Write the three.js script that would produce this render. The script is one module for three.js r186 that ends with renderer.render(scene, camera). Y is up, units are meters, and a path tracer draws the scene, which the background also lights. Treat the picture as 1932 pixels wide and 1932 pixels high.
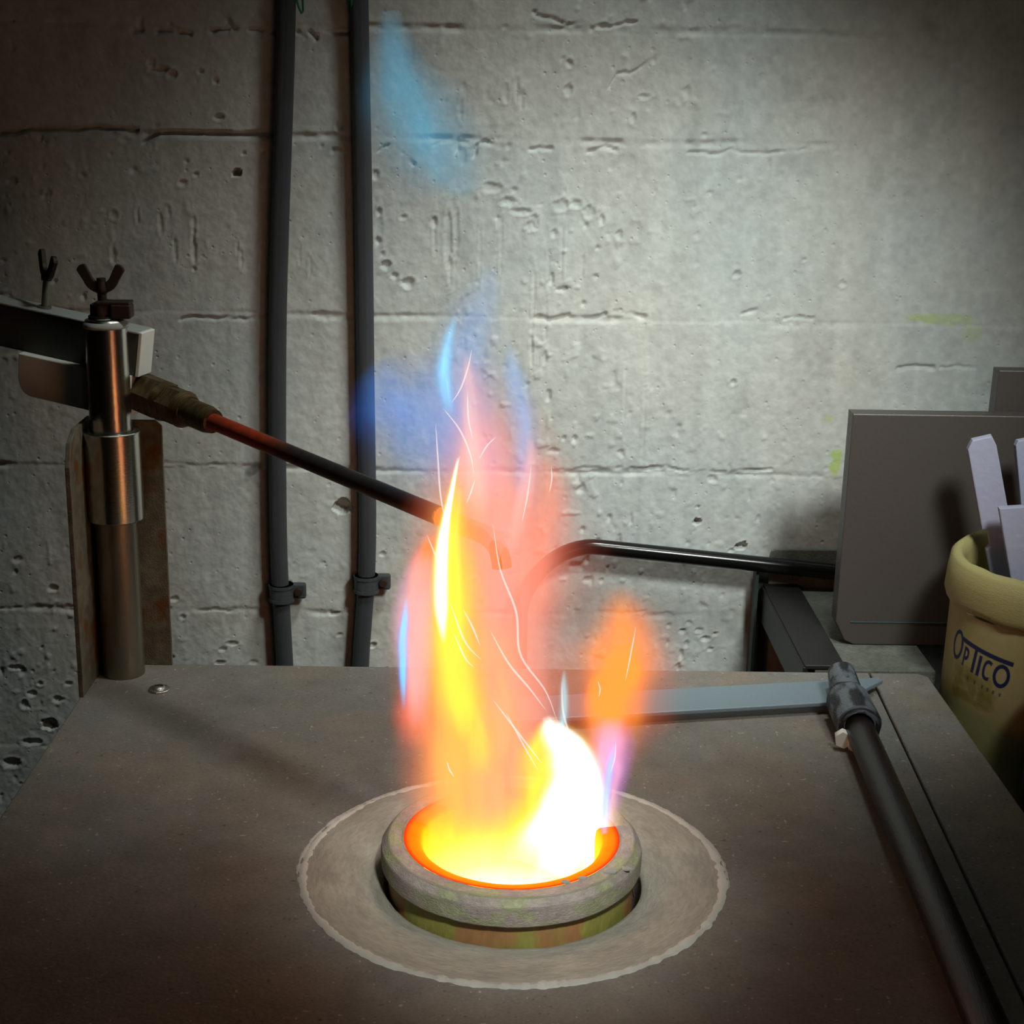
import * as THREE from 'three';
import { RoundedBoxGeometry } from 'three/addons/geometries/RoundedBoxGeometry.js';
import { mergeGeometries } from 'three/addons/utils/BufferGeometryUtils.js';

// ------------------------------------------------------------------ camera, lamps, exposure
const scene = new THREE.Scene();
scene.background = new THREE.Color(0x000000);
const R = THREE.MathUtils.degToRad;
const camera = new THREE.PerspectiveCamera(2 * Math.atan(966 / 2950) * 180 / Math.PI, 1, 0.05, 30);
camera.rotation.order = 'YXZ';
camera.position.set(0, 1.52, 1.62);
camera.rotation.set(R(-15.8), R(-0.75), R(1.0));
scene.add(camera);

const renderer = new THREE.WebGLRenderer();
renderer.toneMapping = THREE.LinearToneMapping;
renderer.toneMappingExposure = 1.0;
renderer.shadowMap.enabled = true;

const LAMP = new THREE.Vector3(0.579, 1.983, 0.898), LAMP_AIM = new THREE.Vector3(0.284, 1.183, -0.052);
const lampLight = new THREE.SpotLight(0xf0f8f4, 6.3, 0, R(21.8), 1);
lampLight.name = 'work_lamp_beam';
lampLight.position.copy(LAMP);
lampLight.target.position.copy(LAMP_AIM);
lampLight.shadow.radius = 6;
lampLight.castShadow = true;
scene.add(lampLight, lampLight.target);

const WASH = new THREE.Vector3(0.349, 2.31, 0.298), WASH_AIM = new THREE.Vector3(0.039, 1.282, 0.027);
const washLight = new THREE.SpotLight(0xf0f8f4, 4.4, 0, R(27.8), 1);  // added unseen lamp, lifts the brightness of wall and table
washLight.name = 'added_overhead_beam';
washLight.position.copy(WASH);
washLight.target.position.copy(WASH_AIM);
washLight.shadow.radius = 6;
washLight.castShadow = true;
scene.add(washLight, washLight.target);

const FILL = new THREE.Vector3(0.20, 2.00, 1.415), FILL_AIM = new THREE.Vector3(0.015, 0.84, 0.45);
const fillLight = new THREE.SpotLight(0xf0f8f4, 6.0, 0, R(8.5), 1);  // added unseen narrow lamp, brightens crucible front and ring
fillLight.name = 'added_crucible_beam';
fillLight.position.copy(FILL);
fillLight.target.position.copy(FILL_AIM);
fillLight.shadow.radius = 3;
fillLight.castShadow = true;
scene.add(fillLight, fillLight.target);

// light that the flame and the melt give off
const flameLight = new THREE.PointLight(0xff9a50, 0.02);
flameLight.name = 'flame_light';
flameLight.position.set(-0.02, 1.10, 0.47);
flameLight.shadow.radius = 1.5;
flameLight.castShadow = true;
scene.add(flameLight);

// ------------------------------------------------------------------ helpers
const T = 0.90;                                     // height of the furnace top
const WZ = -0.26;                                   // plane of the back wall
let seedState = 12345;
const rnd = () => { seedState = (Math.imul(seedState, 1664525) + 1013904223) >>> 0; return seedState / 4294967296; };
const clamp = (x, a, b) => Math.min(b, Math.max(a, x));
const sm = (a, b, x) => { const t = clamp((x - a) / (b - a), 0, 1); return t * t * (3 - 2 * t); };
const mix = (a, b, t) => a + (b - a) * t;
function hash(x, y, s) { let h = Math.imul(x, 374761393) ^ Math.imul(y, 668265263) ^ Math.imul(s, 2147483647 ^ 0x51ed27); h = Math.imul(h ^ (h >>> 13), 1274126177); h ^= h >>> 16; return (h >>> 0) / 4294967296; }
function vnoise(x, y, s = 0, p = 0) {
  let ix = Math.floor(x), iy = Math.floor(y); const fx = x - ix, fy = y - iy, ux = fx * fx * (3 - 2 * fx), uy = fy * fy * (3 - 2 * fy);
  let jx = ix + 1, jy = iy + 1;
  if (p) { ix = ((ix % p) + p) % p; iy = ((iy % p) + p) % p; jx = ((jx % p) + p) % p; jy = ((jy % p) + p) % p; }
  return mix(mix(hash(ix, iy, s), hash(jx, iy, s), ux), mix(hash(ix, jy, s), hash(jx, jy, s), ux), uy);
}
function fbm(x, y, o, s = 0, p = 0) { let a = 0.5, t = 0, n = 0; for (let i = 0; i < o; i++) { t += a * vnoise(x, y, s + i * 17, p); n += a; a *= 0.5; x *= 2; y *= 2; p *= 2; } return t / n; }
function tex(w, h, fn, srgb = true) {
  const d = new Uint8Array(w * h * 4);
  for (let j = 0; j < h; j++) for (let i = 0; i < w; i++) {
    const c = fn((i + 0.5) / w, (j + 0.5) / h, i, j), o = (j * w + i) * 4;
    if (typeof c === 'number') d[o] = d[o + 1] = d[o + 2] = clamp(c, 0, 1) * 255;
    else { d[o] = clamp(c[0], 0, 1) * 255; d[o + 1] = clamp(c[1], 0, 1) * 255; d[o + 2] = clamp(c[2], 0, 1) * 255; }
    d[o + 3] = 255;
  }
  const t = new THREE.DataTexture(d, w, h);
  t.magFilter = THREE.LinearFilter; t.minFilter = THREE.LinearFilter; t.wrapS = t.wrapT = THREE.RepeatWrapping;
  if (srgb) t.colorSpace = THREE.SRGBColorSpace;
  t.needsUpdate = true;
  return t;
}
const rep = (t, k, l = k) => { const c = t.clone(); c.repeat.set(k, l); c.needsUpdate = true; return c; };
const std = (o) => new THREE.MeshStandardMaterial(o);

const used = {};
const numbered = (n) => { used[n] = (used[n] ?? -1) + 1; return used[n] ? n + '_' + String(used[n]).padStart(3, '0') : n; };
function mesh(name, geo, mat, parent, label) {
  const m = new THREE.Mesh(Array.isArray(geo) ? mergeGeometries(geo.map((g) => { const k = g.index ? g.toNonIndexed() : g; for (const a of Object.keys(k.attributes)) if (!['position', 'normal', 'uv'].includes(a)) k.deleteAttribute(a); return k; })) : geo, mat);
  m.name = name; m.castShadow = m.receiveShadow = true;
  if (label) m.userData.label = label;
  if (parent) parent.add(m);
  return m;
}
function thing(name, label, category, pos = [0, 0, 0], group) {
  const g = new THREE.Group(); g.name = numbered(name); g.position.set(...pos); g.userData = { label, category };
  if (group) g.userData.group = group;
  scene.add(g); return g;
}
function structure(name, geo, mat, label, category) { const m = mesh(name, geo, mat, scene); m.userData = { kind: 'structure', label, category }; return m; }
const box = (w, h, d, x = 0, y = 0, z = 0, r = 0.0015) => new RoundedBoxGeometry(w, h, d, 2, Math.min(r, w / 2.1, h / 2.1, d / 2.1)).translate(x, y, z);
const cyl = (r1, r2, h, x = 0, y = 0, z = 0, n = 40) => new THREE.CylinderGeometry(r1, r2, h, n).translate(x, y, z);
const lathe = (pts, n = 96) => new THREE.LatheGeometry(pts.map(([r, y]) => new THREE.Vector2(r, y)), n);
const V = (a) => new THREE.Vector3(a[0], a[1], a[2]);
function tube(pts, r, n = 64, m = 18, closed = false) { return new THREE.TubeGeometry(new THREE.CatmullRomCurve3(pts.map(V), closed, 'centripetal'), n, r, m, closed); }
function polyTube(pts, r, bend, n = 12, m = 20) {         // straight runs joined by round bends
  const c = new THREE.CurvePath(), P = pts.map(V); let at = P[0];
  for (let i = 1; i < P.length - 1; i++) {
    const a = P[i].clone().add(P[i - 1].clone().sub(P[i]).setLength(bend)), b = P[i].clone().add(P[i + 1].clone().sub(P[i]).setLength(bend));
    c.add(new THREE.LineCurve3(at, a)); c.add(new THREE.QuadraticBezierCurve3(a, P[i], b)); at = b;
  }
  c.add(new THREE.LineCurve3(at, P[P.length - 1]));
  return new THREE.TubeGeometry(c, n * 8, r, m, false);
}
// turns geometry that lies along +y from 0 so that it starts at a and points to b
function along(g, a, b) { const d = V(b).sub(V(a)).normalize(); return g.applyQuaternion(new THREE.Quaternion().setFromUnitVectors(new THREE.Vector3(0, 1, 0), d)).translate(...a); }
function slab(shapePts, h, bevel = 0, holes = []) {       // outline in (x, z), solid from y = 0 down to -h
  const s = new THREE.Shape(shapePts.map(([x, z]) => new THREE.Vector2(x, -z)));
  for (const p of holes) s.holes.push(new THREE.Path(p.map(([x, z]) => new THREE.Vector2(x, -z))));
  const g = new THREE.ExtrudeGeometry(s, { depth: h - 2 * bevel, bevelEnabled: bevel > 0, bevelSize: bevel, bevelThickness: bevel, bevelOffset: -bevel, bevelSegments: 2, curveSegments: 24 });
  return g.rotateX(-Math.PI / 2).translate(0, -h + bevel, 0);
}
function plate(pts, d, bevel = 0.0008) {                  // outline in (x, y), thickness d from z = 0 towards +z
  const g = new THREE.ExtrudeGeometry(new THREE.Shape(pts.map(([x, y]) => new THREE.Vector2(x, y))), { depth: d - 2 * bevel, bevelEnabled: true, bevelSize: bevel, bevelThickness: bevel, bevelOffset: -bevel, bevelSegments: 2 });
  return g.translate(0, 0, bevel);
}
function rough(g, amp, k, s = 0) {                        // shakes a surface along its normals
  const p = g.attributes.position, n = g.attributes.normal;
  for (let i = 0; i < p.count; i++) {
    const x = p.getX(i), y = p.getY(i), z = p.getZ(i), h = (fbm(x * k + z * k * 0.7 + 31, y * k - z * k * 0.6 + 17, 3, s) - 0.5) * 2 * amp;
    p.setXYZ(i, x + n.getX(i) * h, y + n.getY(i) * h, z + n.getZ(i) * h);
  }
  return g;
}

// ------------------------------------------------------------------ textures and materials
const grain = tex(512, 512, (u, v) => 0.5 + 0.55 * (fbm(u * 64, v * 64, 3, 5, 64) - 0.5) + 0.3 * (fbm(u * 12, v * 12, 3, 8, 12) - 0.5), false);
const spots = tex(512, 512, (u, v) => { const n = fbm(u * 90, v * 90, 2, 21, 90); return n > 0.72 ? 1 : n < 0.25 ? 0 : 0.5; }, false);
const boardTex = tex(1024, 1024, (u, v) => {
  const big = fbm(u * 5, v * 5, 4, 3, 5), mid = fbm(u * 24, v * 24, 3, 9, 24), fine = vnoise(u * 300, v * 300, 4, 300), chip = fbm(u * 110, v * 110, 2, 33, 110);
  let l = 0.435 + 0.10 * (big - 0.5) + 0.06 * (mid - 0.5) + 0.05 * (fine - 0.5);
  const warm = 0.05 * (fbm(u * 7, v * 7, 3, 71, 7) - 0.5);
  if (chip > 0.83) l += 0.17 * sm(0.83, 0.9, chip);
  if (chip < 0.17) l -= 0.1 * sm(0.17, 0.1, chip);
  return [l * 1.03 + warm, l * 0.97, l * 0.89 - warm];
});
const clayTex = tex(512, 512, (u, v) => {
  const l = 0.60 + 0.16 * (fbm(u * 6, v * 6, 4, 13, 6) - 0.5) + 0.10 * (fbm(u * 40, v * 40, 3, 19, 40) - 0.5);
  return [l * 1.02, l * 0.97, l * 0.88];
});
const rimTex = tex(512, 512, (u, v) => {
  const l = 0.60 + 0.16 * (fbm(u * 8, v * 8, 4, 43, 8) - 0.5) + 0.12 * (fbm(u * 50, v * 50, 3, 49, 50) - 0.5), k = sm(0.5, 0.7, fbm(u * 5, v * 5, 3, 77, 5));
  return [l * mix(1.04, 1.0, k), l * mix(0.95, 1.0, k), l * mix(0.90, 0.78, k)];
});
const oliveTex = tex(512, 512, (u, v) => {
  const l = 0.52 + 0.2 * (fbm(u * 7, v * 7, 4, 53, 7) - 0.5) + 0.06 * (fbm(u * 60, v * 60, 2, 59, 60) - 0.5), k = sm(0.5, 0.75, fbm(u * 6, v * 6, 3, 57, 6));
  return [l * mix(1.0, 1.1, k), l * mix(0.96, 0.78, k), l * mix(0.46, 0.48, k)];
});
const rustTex = tex(512, 512, (u, v) => {
  const k = sm(0.5, 0.72, fbm(u * 6, v * 6, 4, 61, 6)), l = 0.42 + 0.2 * (fbm(u * 18, v * 18, 3, 63, 18) - 0.5);
  return [mix(l, 0.42, k), mix(l * 0.95, 0.27, k), mix(l * 0.80, 0.12, k)];
});
const mottleTex = tex(512, 512, (u, v) => {
  const l = 0.36 + 0.16 * (fbm(u * 10, v * 10, 4, 81, 10) - 0.5) + 0.08 * (fbm(u * 70, v * 70, 2, 83, 70) - 0.5);
  return [l, l * 1.02, l * 0.92];
});
const darkTex = tex(256, 256, (u, v) => { const l = 0.13 + 0.05 * (fbm(u * 12, v * 12, 3, 91, 12) - 0.5); return [l * 1.05, l, l * 0.95]; });
const brassTex = tex(256, 256, (u, v) => { const k = fbm(u * 10, v * 10, 3, 95, 10), l = 0.3 + 0.25 * (k - 0.4); return [l * 1.05, l * 0.85, l * 0.52]; });

const castTex = tex(256, 256, (u, v) => { const k = sm(0.35, 0.65, fbm(u * 6, v * 6, 4, 97, 6)), l = mix(0.16, 0.44, k); return [l * 0.94, l, l * 1.06]; });

const M = {
  board: std({ map: rep(boardTex, 2.2), bumpMap: rep(grain, 6), bumpScale: 0.0006, roughness: 0.82 }),
  clay: std({ map: rep(clayTex, 4, 2), bumpMap: rep(grain, 6, 3), bumpScale: 0.0008, roughness: 0.9 }),
  chalk: std({ color: 0xe6e0d4, bumpMap: rep(grain, 30, 2), bumpScale: 0.001, roughness: 0.95 }),
  rim: std({ map: rep(rimTex, 5, 1), bumpMap: rep(grain, 8, 2), bumpScale: 0.0008, roughness: 0.8 }),
  olive: std({ map: rep(oliveTex, 4, 1), bumpMap: rep(grain, 8, 1), bumpScale: 0.0004, roughness: 0.55 }),
  chrome: std({ color: 0xb9b6ac, metalness: 1, roughness: 0.24, bumpMap: rep(grain, 1, 6), bumpScale: 0.0001 }),
  worn: std({ color: 0x8f8a7c, metalness: 0.9, roughness: 0.4, bumpMap: rep(grain, 2, 6), bumpScale: 0.0002 }),
  rust: std({ map: rep(rustTex, 6), bumpMap: rep(grain, 12), bumpScale: 0.0005, roughness: 0.65, metalness: 0.25 }),
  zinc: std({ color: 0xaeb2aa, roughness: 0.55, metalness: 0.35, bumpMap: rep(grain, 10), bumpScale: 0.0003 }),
  white: std({ color: 0xdcdcd2, roughness: 0.5 }),
  darkOlive: std({ color: 0x3a3b30, roughness: 0.6, bumpMap: rep(grain, 10), bumpScale: 0.0003 }),
  bronze: std({ map: brassTex, metalness: 0.7, roughness: 0.5 }),
  brown: std({ color: 0x3a2c24, metalness: 0.5, roughness: 0.6 }),
  steelDark: std({ map: rep(darkTex, 6), roughness: 0.5, metalness: 0.3 }),
  conduit: null, black: std({ color: 0x2a2a28, roughness: 0.2, metalness: 0.75 }),
  bar: std({ color: 0x8797a0, roughness: 0.45, metalness: 0.5, bumpMap: rep(grain, 8), bumpScale: 0.0003 }),
  cast: std({ map: rep(castTex, 2), roughness: 0.5, metalness: 0.3, bumpMap: rep(grain, 2), bumpScale: 0.001 }),
  mottle: std({ map: rep(mottleTex, 5), bumpMap: rep(grain, 8), bumpScale: 0.0008, roughness: 0.9 }),
  greenSteel: std({ color: 0x3d4a42, roughness: 0.55, metalness: 0.2, bumpMap: rep(grain, 8), bumpScale: 0.0005 }),
  slabDark: std({ color: 0x4b4440, roughness: 0.42, metalness: 0.1, bumpMap: rep(grain, 5), bumpScale: 0.0002 }),
  lilac: std({ color: 0xa2a1b6, roughness: 0.6, bumpMap: rep(grain, 3), bumpScale: 0.0006 }),
  greenPlastic: std({ color: 0x1f6f52, roughness: 0.5 }),
  floor: std({ color: 0x55524c, roughness: 0.9, bumpMap: rep(grain, 4), bumpScale: 0.001 }),
  roomWall: std({ color: 0x4a4945, roughness: 0.95, bumpMap: rep(grain, 4), bumpScale: 0.001 }),
};

// ------------------------------------------------------------------ the back wall: board-marked concrete
const HOLES = [[-0.186,0.992,0.0099,0.0093,14],[-0.306,1.397,0.005,0.0044,9],[-0.185,1.453,0.0049,0.0062,5],[-0.132,1.293,0.0063,0.0057,5],[0.292,1.157,0.0045,0.0045,3],[0.289,1.288,0.0045,0.0045,3],[0.273,1.035,0.0059,0.0053,3],[0.256,0.979,0.004,0.0033,7],[0.257,0.998,0.0026,0.002,4],[0.314,0.948,0.006,0.004,7],[0.302,0.941,0.004,0.002,3],[0.082,1.528,0.0043,0.0043,3],[0.081,1.498,0.0049,0.0062,2.5],[-0.57,0.694,0.0096,0.0076,9],[-0.595,0.668,0.0138,0.0048,3],[-0.105,1.271,0.0076,0.0057,5],[0.17,1.492,0.0086,0.0037,2],[0.158,1.468,0.0043,0.0074,2.5],[0.329,1.262,0.0026,0.0026,2],[0.369,1.307,0.0025,0.0025,2],[0.417,1.279,0.0045,0.0038,2],[-0.151,0.979,0.0033,0.0026,4],[-0.137,0.931,0.0033,0.0033,4],[-0.193,0.822,0.0041,0.0027,4],[-0.151,0.808,0.0047,0.0034,6],[-0.392,1.513,0.0122,0.0043,6],[-0.377,1.508,0.0061,0.0049,5],[-0.401,1.521,0.0049,0.0055,3],[-0.344,1.512,0.0043,0.0031,4],[-0.327,1.501,0.0031,0.0037,4],[-0.325,1.461,0.0062,0.0037,4],[-0.364,1.41,0.0031,0.0025,3],[-0.354,1.395,0.0037,0.0031,3],[-0.297,1.42,0.0031,0.0025,3],[-0.275,1.423,0.0031,0.0025,3],[-0.436,1.434,0.0062,0.0031,3],[-0.529,1.37,0.005,0.005,2],[-0.487,1.392,0.0037,0.0037,2],[-0.37,1.385,0.0056,0.0037,2],[-0.005,1.385,0.0125,0.0056,2.2],[0.014,1.37,0.01,0.005,2.2],[0.03,1.358,0.0113,0.0044,2.2],[0.046,1.346,0.005,0.0088,2.2],[0.077,1.366,0.0088,0.0069,2.2],[0.093,1.368,0.0075,0.005,3],[0.11,1.359,0.0075,0.0075,2.2],[0.125,1.35,0.0038,0.0063,3],[0.04,1.342,0.0057,0.0057,2.2],[0.069,1.333,0.0038,0.005,2],[-0.121,1.28,0.0051,0.0032,3],[-0.141,1.321,0.0038,0.0044,3],[-0.135,1.305,0.0032,0.0044,3],[-0.144,1.398,0.005,0.0056,3],[-0.139,1.355,0.0031,0.005,3],[-0.11,1.349,0.0057,0.0031,2],[-0.074,1.344,0.0044,0.0075,2],[0.245,0.833,0.0047,0.0027,4],[0.266,0.834,0.0054,0.0027,4],[0.253,0.844,0.0041,0.0027,3],[0.274,0.823,0.0061,0.0027,5],[0.288,0.83,0.0041,0.002,4],[0.251,0.815,0.0034,0.0048,3],[0.245,0.801,0.0034,0.0061,3],[0.282,0.809,0.0048,0.0027,3],[0.242,0.783,0.0027,0.0061,3],[0.227,0.84,0.0034,0.0027,3],[0.184,0.785,0.0034,0.0034,2],[0.428,0.857,0.0041,0.0034,3],[-0.554,0.879,0.006,0.004,3],[-0.401,0.867,0.0054,0.0034,3],[-0.392,0.843,0.004,0.0034,3],[-0.329,0.808,0.0081,0.0027,4],[-0.343,0.8,0.0054,0.0027,3],[-0.411,0.788,0.0061,0.0034,3],[-0.347,0.782,0.0075,0.0027,4],[-0.304,0.783,0.0068,0.0027,3],[-0.59,0.735,0.0055,0.0041,3],[-0.557,0.728,0.0082,0.0041,3],[-0.601,0.72,0.0055,0.0062,3],[-0.542,0.75,0.0055,0.0034,3],[-0.608,0.771,0.0095,0.0034,4],[-0.624,0.638,0.0111,0.0069,5],[-0.579,0.75,0.0041,0.0034,3]];
const GROOVES = [[-0.382,1.307,0.0025,0.0177,3],[-0.36,1.308,0.0032,0.0215,4],[-0.398,1.338,0.0031,0.0138,2.5],[-0.388,1.351,0.0025,0.0088,2.5],[-0.359,1.336,0.0031,0.0126,2.5],[-0.304,1.297,0.0019,0.0126,2.5],[-0.308,1.309,0.0019,0.0101,2],[-0.057,1.322,0.0044,0.041,2.5],[-0.047,1.335,0.0032,0.0284,2],[-0.054,1.281,0.0019,0.019,2],[0.045,1.203,0.0019,0.0353,3],[0.046,1.261,0.0019,0.0319,2],[0.061,1.183,0.0032,0.009,4],[0.061,1.232,0.0026,0.0256,1.5],[0.104,1.296,0.0019,0.019,1.5],[0.063,1.293,0.0019,0.0254,1.5],[-0.073,1.331,0.0025,0.0252,1.5],[-0.139,1.33,0.0044,0.029,1.5],[-0.456,1.3,0.0038,0.0126,3],[-0.425,1.344,0.0025,0.01,2.5],[-0.453,1.347,0.005,0.0056,3],[-0.234,1.304,0.0019,0.0126,1.5],[-0.222,1.291,0.0019,0.0127,1.5],[0.009,1.494,0.0037,0.0098,2],[0.022,1.497,0.0031,0.0135,2],[0.028,1.485,0.0025,0.0123,2],[-0.043,1.475,0.0031,0.0123,1.5],[0.16,1.139,0.0019,0.0454,0.8],[0.185,1.103,0.002,0.0587,0.8],[0.079,1.309,0.0013,0.038,1.2],[0.006,1.314,0.0019,0.0379,1.2],[-0.019,1.307,0.0019,0.0316,1.0]];
const CRACKS = [[[[-0.58,1.439],[-0.562,1.438],[-0.546,1.444],[-0.506,1.445],[-0.457,1.446],[-0.421,1.444]],0.0031,9],[[[-0.413,1.431],[-0.401,1.44],[-0.389,1.442],[-0.346,1.442],[-0.296,1.442],[-0.256,1.443]],0.0031,9],[[[-0.235,1.434],[-0.222,1.437],[-0.207,1.43]],0.0031,5],[[[-0.195,1.426],[-0.185,1.425]],0.0031,4],[[[-0.139,1.424],[-0.132,1.432],[-0.123,1.434],[-0.111,1.423],[-0.098,1.411]],0.0019,3],[[[-0.077,1.432],[-0.067,1.437],[-0.055,1.439]],0.0025,3],[[[-0.047,1.427],[-0.046,1.437],[-0.03,1.439]],0.0031,4],[[[-0.027,1.421],[-0.024,1.433],[-0.015,1.438],[0.004,1.432]],0.0025,3],[[[0.038,1.43],[0.063,1.432]],0.0025,2.5],[[[0.107,1.429],[0.125,1.433],[0.144,1.43]],0.0031,3],[[[0.225,1.428],[0.263,1.43],[0.275,1.435],[0.287,1.431],[0.325,1.431],[0.368,1.437]],0.0016,1.5],[[[0.041,1.58],[0.06,1.577],[0.078,1.57],[0.103,1.57],[0.139,1.571],[0.157,1.574]],0.0024,2.5],[[[-0.42,1.557],[-0.39,1.555],[-0.366,1.553],[-0.342,1.552]],0.0036,5],[[[-0.332,1.556],[-0.311,1.558]],0.003,5],[[[-0.311,1.568],[-0.305,1.559],[-0.281,1.558],[-0.256,1.557]],0.003,4],[[[-0.232,1.557],[-0.223,1.551]],0.0024,4],[[[-0.217,1.558],[-0.21,1.551]],0.0024,5],[[[-0.2,1.561],[-0.184,1.557],[-0.17,1.557]],0.0018,5],[[[-0.378,1.564],[-0.366,1.554]],0.0024,4],[[[-0.408,1.566],[-0.411,1.56]],0.0049,4],[[[0.129,1.5],[0.138,1.517],[0.153,1.52],[0.165,1.526],[0.18,1.536]],0.0018,2],[[[-0.213,1.228],[-0.188,1.229],[-0.149,1.235]],0.0026,3],[[[-0.22,1.233],[-0.204,1.228]],0.0032,3],[[[0.052,1.233],[0.065,1.23],[0.087,1.234]],0.0032,3.5],[[[0.119,1.233],[0.132,1.239]],0.0032,3],[[[0.144,1.24],[0.164,1.238],[0.18,1.235]],0.0026,2.5],[[[0.298,1.242],[0.317,1.244],[0.327,1.241]],0.0019,2],[[[0.35,1.236],[0.385,1.238]],0.0019,1.5],[[[0.085,1.044],[0.158,1.045]],0.002,1.5],[[[0.171,1.045],[0.21,1.046]],0.002,2.5],[[[0.194,1.048],[0.243,1.046]],0.002,2],[[[0.244,1.043],[0.303,1.045],[0.346,1.048]],0.002,2],[[[-0.227,0.852],[-0.212,0.856],[-0.203,0.85],[-0.179,0.853],[-0.112,0.853]],0.002,5],[[[-0.609,1.041],[-0.518,1.039],[-0.413,1.043],[-0.295,1.042]],0.0013,1.2],[[[-0.623,0.85],[-0.529,0.855],[-0.401,0.853],[-0.307,0.853]],0.002,2.5],[[[0.493,1.178],[0.516,1.179],[0.535,1.178]],0.0026,3],[[[0.545,1.178],[0.561,1.179],[0.587,1.178]],0.0019,1.5],[[[-0.247,0.848],[-0.227,0.851]],0.0013,2],[[[0.138,0.856],[0.239,0.855]],0.002,2.5],[[[-0.379,1.225],[-0.328,1.226],[-0.277,1.228]],0.0019,2]];

const BOARD_SEAMS = [0.462, 0.662, 0.853, 1.0407, 1.2306, 1.4404, 1.5648, 1.76, 1.96];
const WX0 = -0.80, WX1 = 0.80, WY0 = 0.5, WY1 = 1.75, STEP = 0.0019;
function axis(a0, a1, d0, d1, far) { const o = []; for (let v = a0; v < d0 - 1e-6; v += far) o.push(v); for (let v = d0; v < d1; v += STEP) o.push(v); for (let v = d1; v < a1; v += far) o.push(v); o.push(a1); return o; }
{
  const xs = axis(-2.0, 2.2, WX0, WX1, 0.02), ys = axis(0, 2.6, WY0, WY1, 0.02), nx = xs.length, ny = ys.length, H = new Float32Array(nx * ny);
  for (let j = 0; j < ny; j++) for (let i = 0; i < nx; i++) {
    const x = xs[i], y = ys[j];
    let b = 0; while (b < BOARD_SEAMS.length && y > BOARD_SEAMS[b] + 0.004 * (vnoise(x * 9, b * 7.3, 2) - 0.5)) b++;
    let h = 0.0012 * (hash(b, 3, 9) - 0.5) + 0.004 * (fbm(x * 3, y * 3, 3, 101) - 0.5) + 0.0012 * (fbm(x * 55, y * 22, 3, 103) - 0.5) + 0.0008 * (fbm(x * 160, y * 120, 2, 107) - 0.5);
    const sd = Math.min(...BOARD_SEAMS.map((s) => Math.abs(y - s - 0.006 * (fbm(x * 14, s * 10, 3, 7) - 0.5))));
    const ragged = sm(0.42, 0.62, fbm(x * 16, y * 16, 3, 113));
    const smooth = mix(1, 0.35, sm(0.05, 0.45, x)); h -= smooth * (0.0002 + 0.0024 * ragged) * sm(0.006, 0.0008, sd) * (0.4 + 1.2 * vnoise(x * 120, y * 120, 117));
    const pit = fbm(x * 75, y * 60, 2, 121), rough1 = smooth * sm(0.35, 0.75, fbm(x * 5, y * 5, 2, 131));
    h -= 0.003 * sm(0.78, 0.9, pit) * rough1;
    h += 0.0014 * sm(0.72, 0.85, fbm(x * 90, y * 80, 2, 141)) * rough1;
    H[j * nx + i] = h;
  }
  const find = (arr, v) => { let a = 0, b = arr.length - 1; while (b - a > 1) { const m = (a + b) >> 1; if (arr[m] > v) b = m; else a = m; } return a; };
  function stamp(x, y, rx, ry, d, seed) {
    const i0 = find(xs, x - 2 * rx - 0.004), i1 = find(xs, x + 2 * rx + 0.004) + 1, j0 = find(ys, y - 2 * ry - 0.004), j1 = find(ys, y + 2 * ry + 0.004) + 1;
    for (let j = j0; j <= j1; j++) for (let i = i0; i <= i1; i++) {
      const dx = xs[i] - x, dy = ys[j] - y, e = Math.hypot(dx / rx, dy / ry) * (0.62 + 0.42 * vnoise(xs[i] * 190, ys[j] * 190, seed) + 0.34 * vnoise(xs[i] * 420, ys[j] * 420, seed + 7));
      if (e < 1.7) H[j * nx + i] += -d * 0.001 * (d > 6 ? 1.5 * sm(1.05, 0.85, e) : 0.75 * sm(1.15, 0.5, e)) + 0.0007 * sm(1.7, 1.25, e) * sm(0.95, 1.2, e);
    }
  }
  HOLES.forEach(([x, y, rx, ry, d], k) => stamp(x, y, Math.max(rx, 0.0022), Math.max(ry, 0.0022), d, 200 + k));
  GROOVES.forEach(([x, y, rx, ry, d], k) => stamp(x, y, Math.max(rx, 0.002), ry, d * 0.65, 400 + k));
  for (const [pts, w, d] of CRACKS) for (let s = 0; s + 1 < pts.length; s++) {
    const [ax, ay] = pts[s], [bx, by] = pts[s + 1], L = Math.hypot(bx - ax, by - ay), W = Math.max(w, 0.002);
    const i0 = find(xs, Math.min(ax, bx) - 2 * W), i1 = find(xs, Math.max(ax, bx) + 2 * W) + 1, j0 = find(ys, Math.min(ay, by) - 2 * W), j1 = find(ys, Math.max(ay, by) + 2 * W) + 1;
    for (let j = j0; j <= j1; j++) for (let i = i0; i <= i1; i++) {
      const wy = ys[j] + (d < 6 ? 0.007 : 0.003) * (fbm(xs[i] * 55, ay * 40, 3, 311) - 0.5), t = clamp(((xs[i] - ax) * (bx - ax) + (wy - ay) * (by - ay)) / (L * L), 0, 1), e = Math.hypot(xs[i] - ax - t * (bx - ax), wy - ay - t * (by - ay)) / (W * (0.55 + 0.9 * vnoise(xs[i] * 140, ys[j] * 140, 301)));
      if (e < 1.2) H[j * nx + i] = Math.min(H[j * nx + i], -d * 0.001 * sm(1.1, 0.4, e) * (d < 6 ? sm(0.28, 0.55, vnoise(xs[i] * 75, ay * 50, 317)) : 1));
    }
  }
  const pos = new Float32Array(nx * ny * 3), uv = new Float32Array(nx * ny * 2), idx = new Uint32Array((nx - 1) * (ny - 1) * 6);
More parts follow.
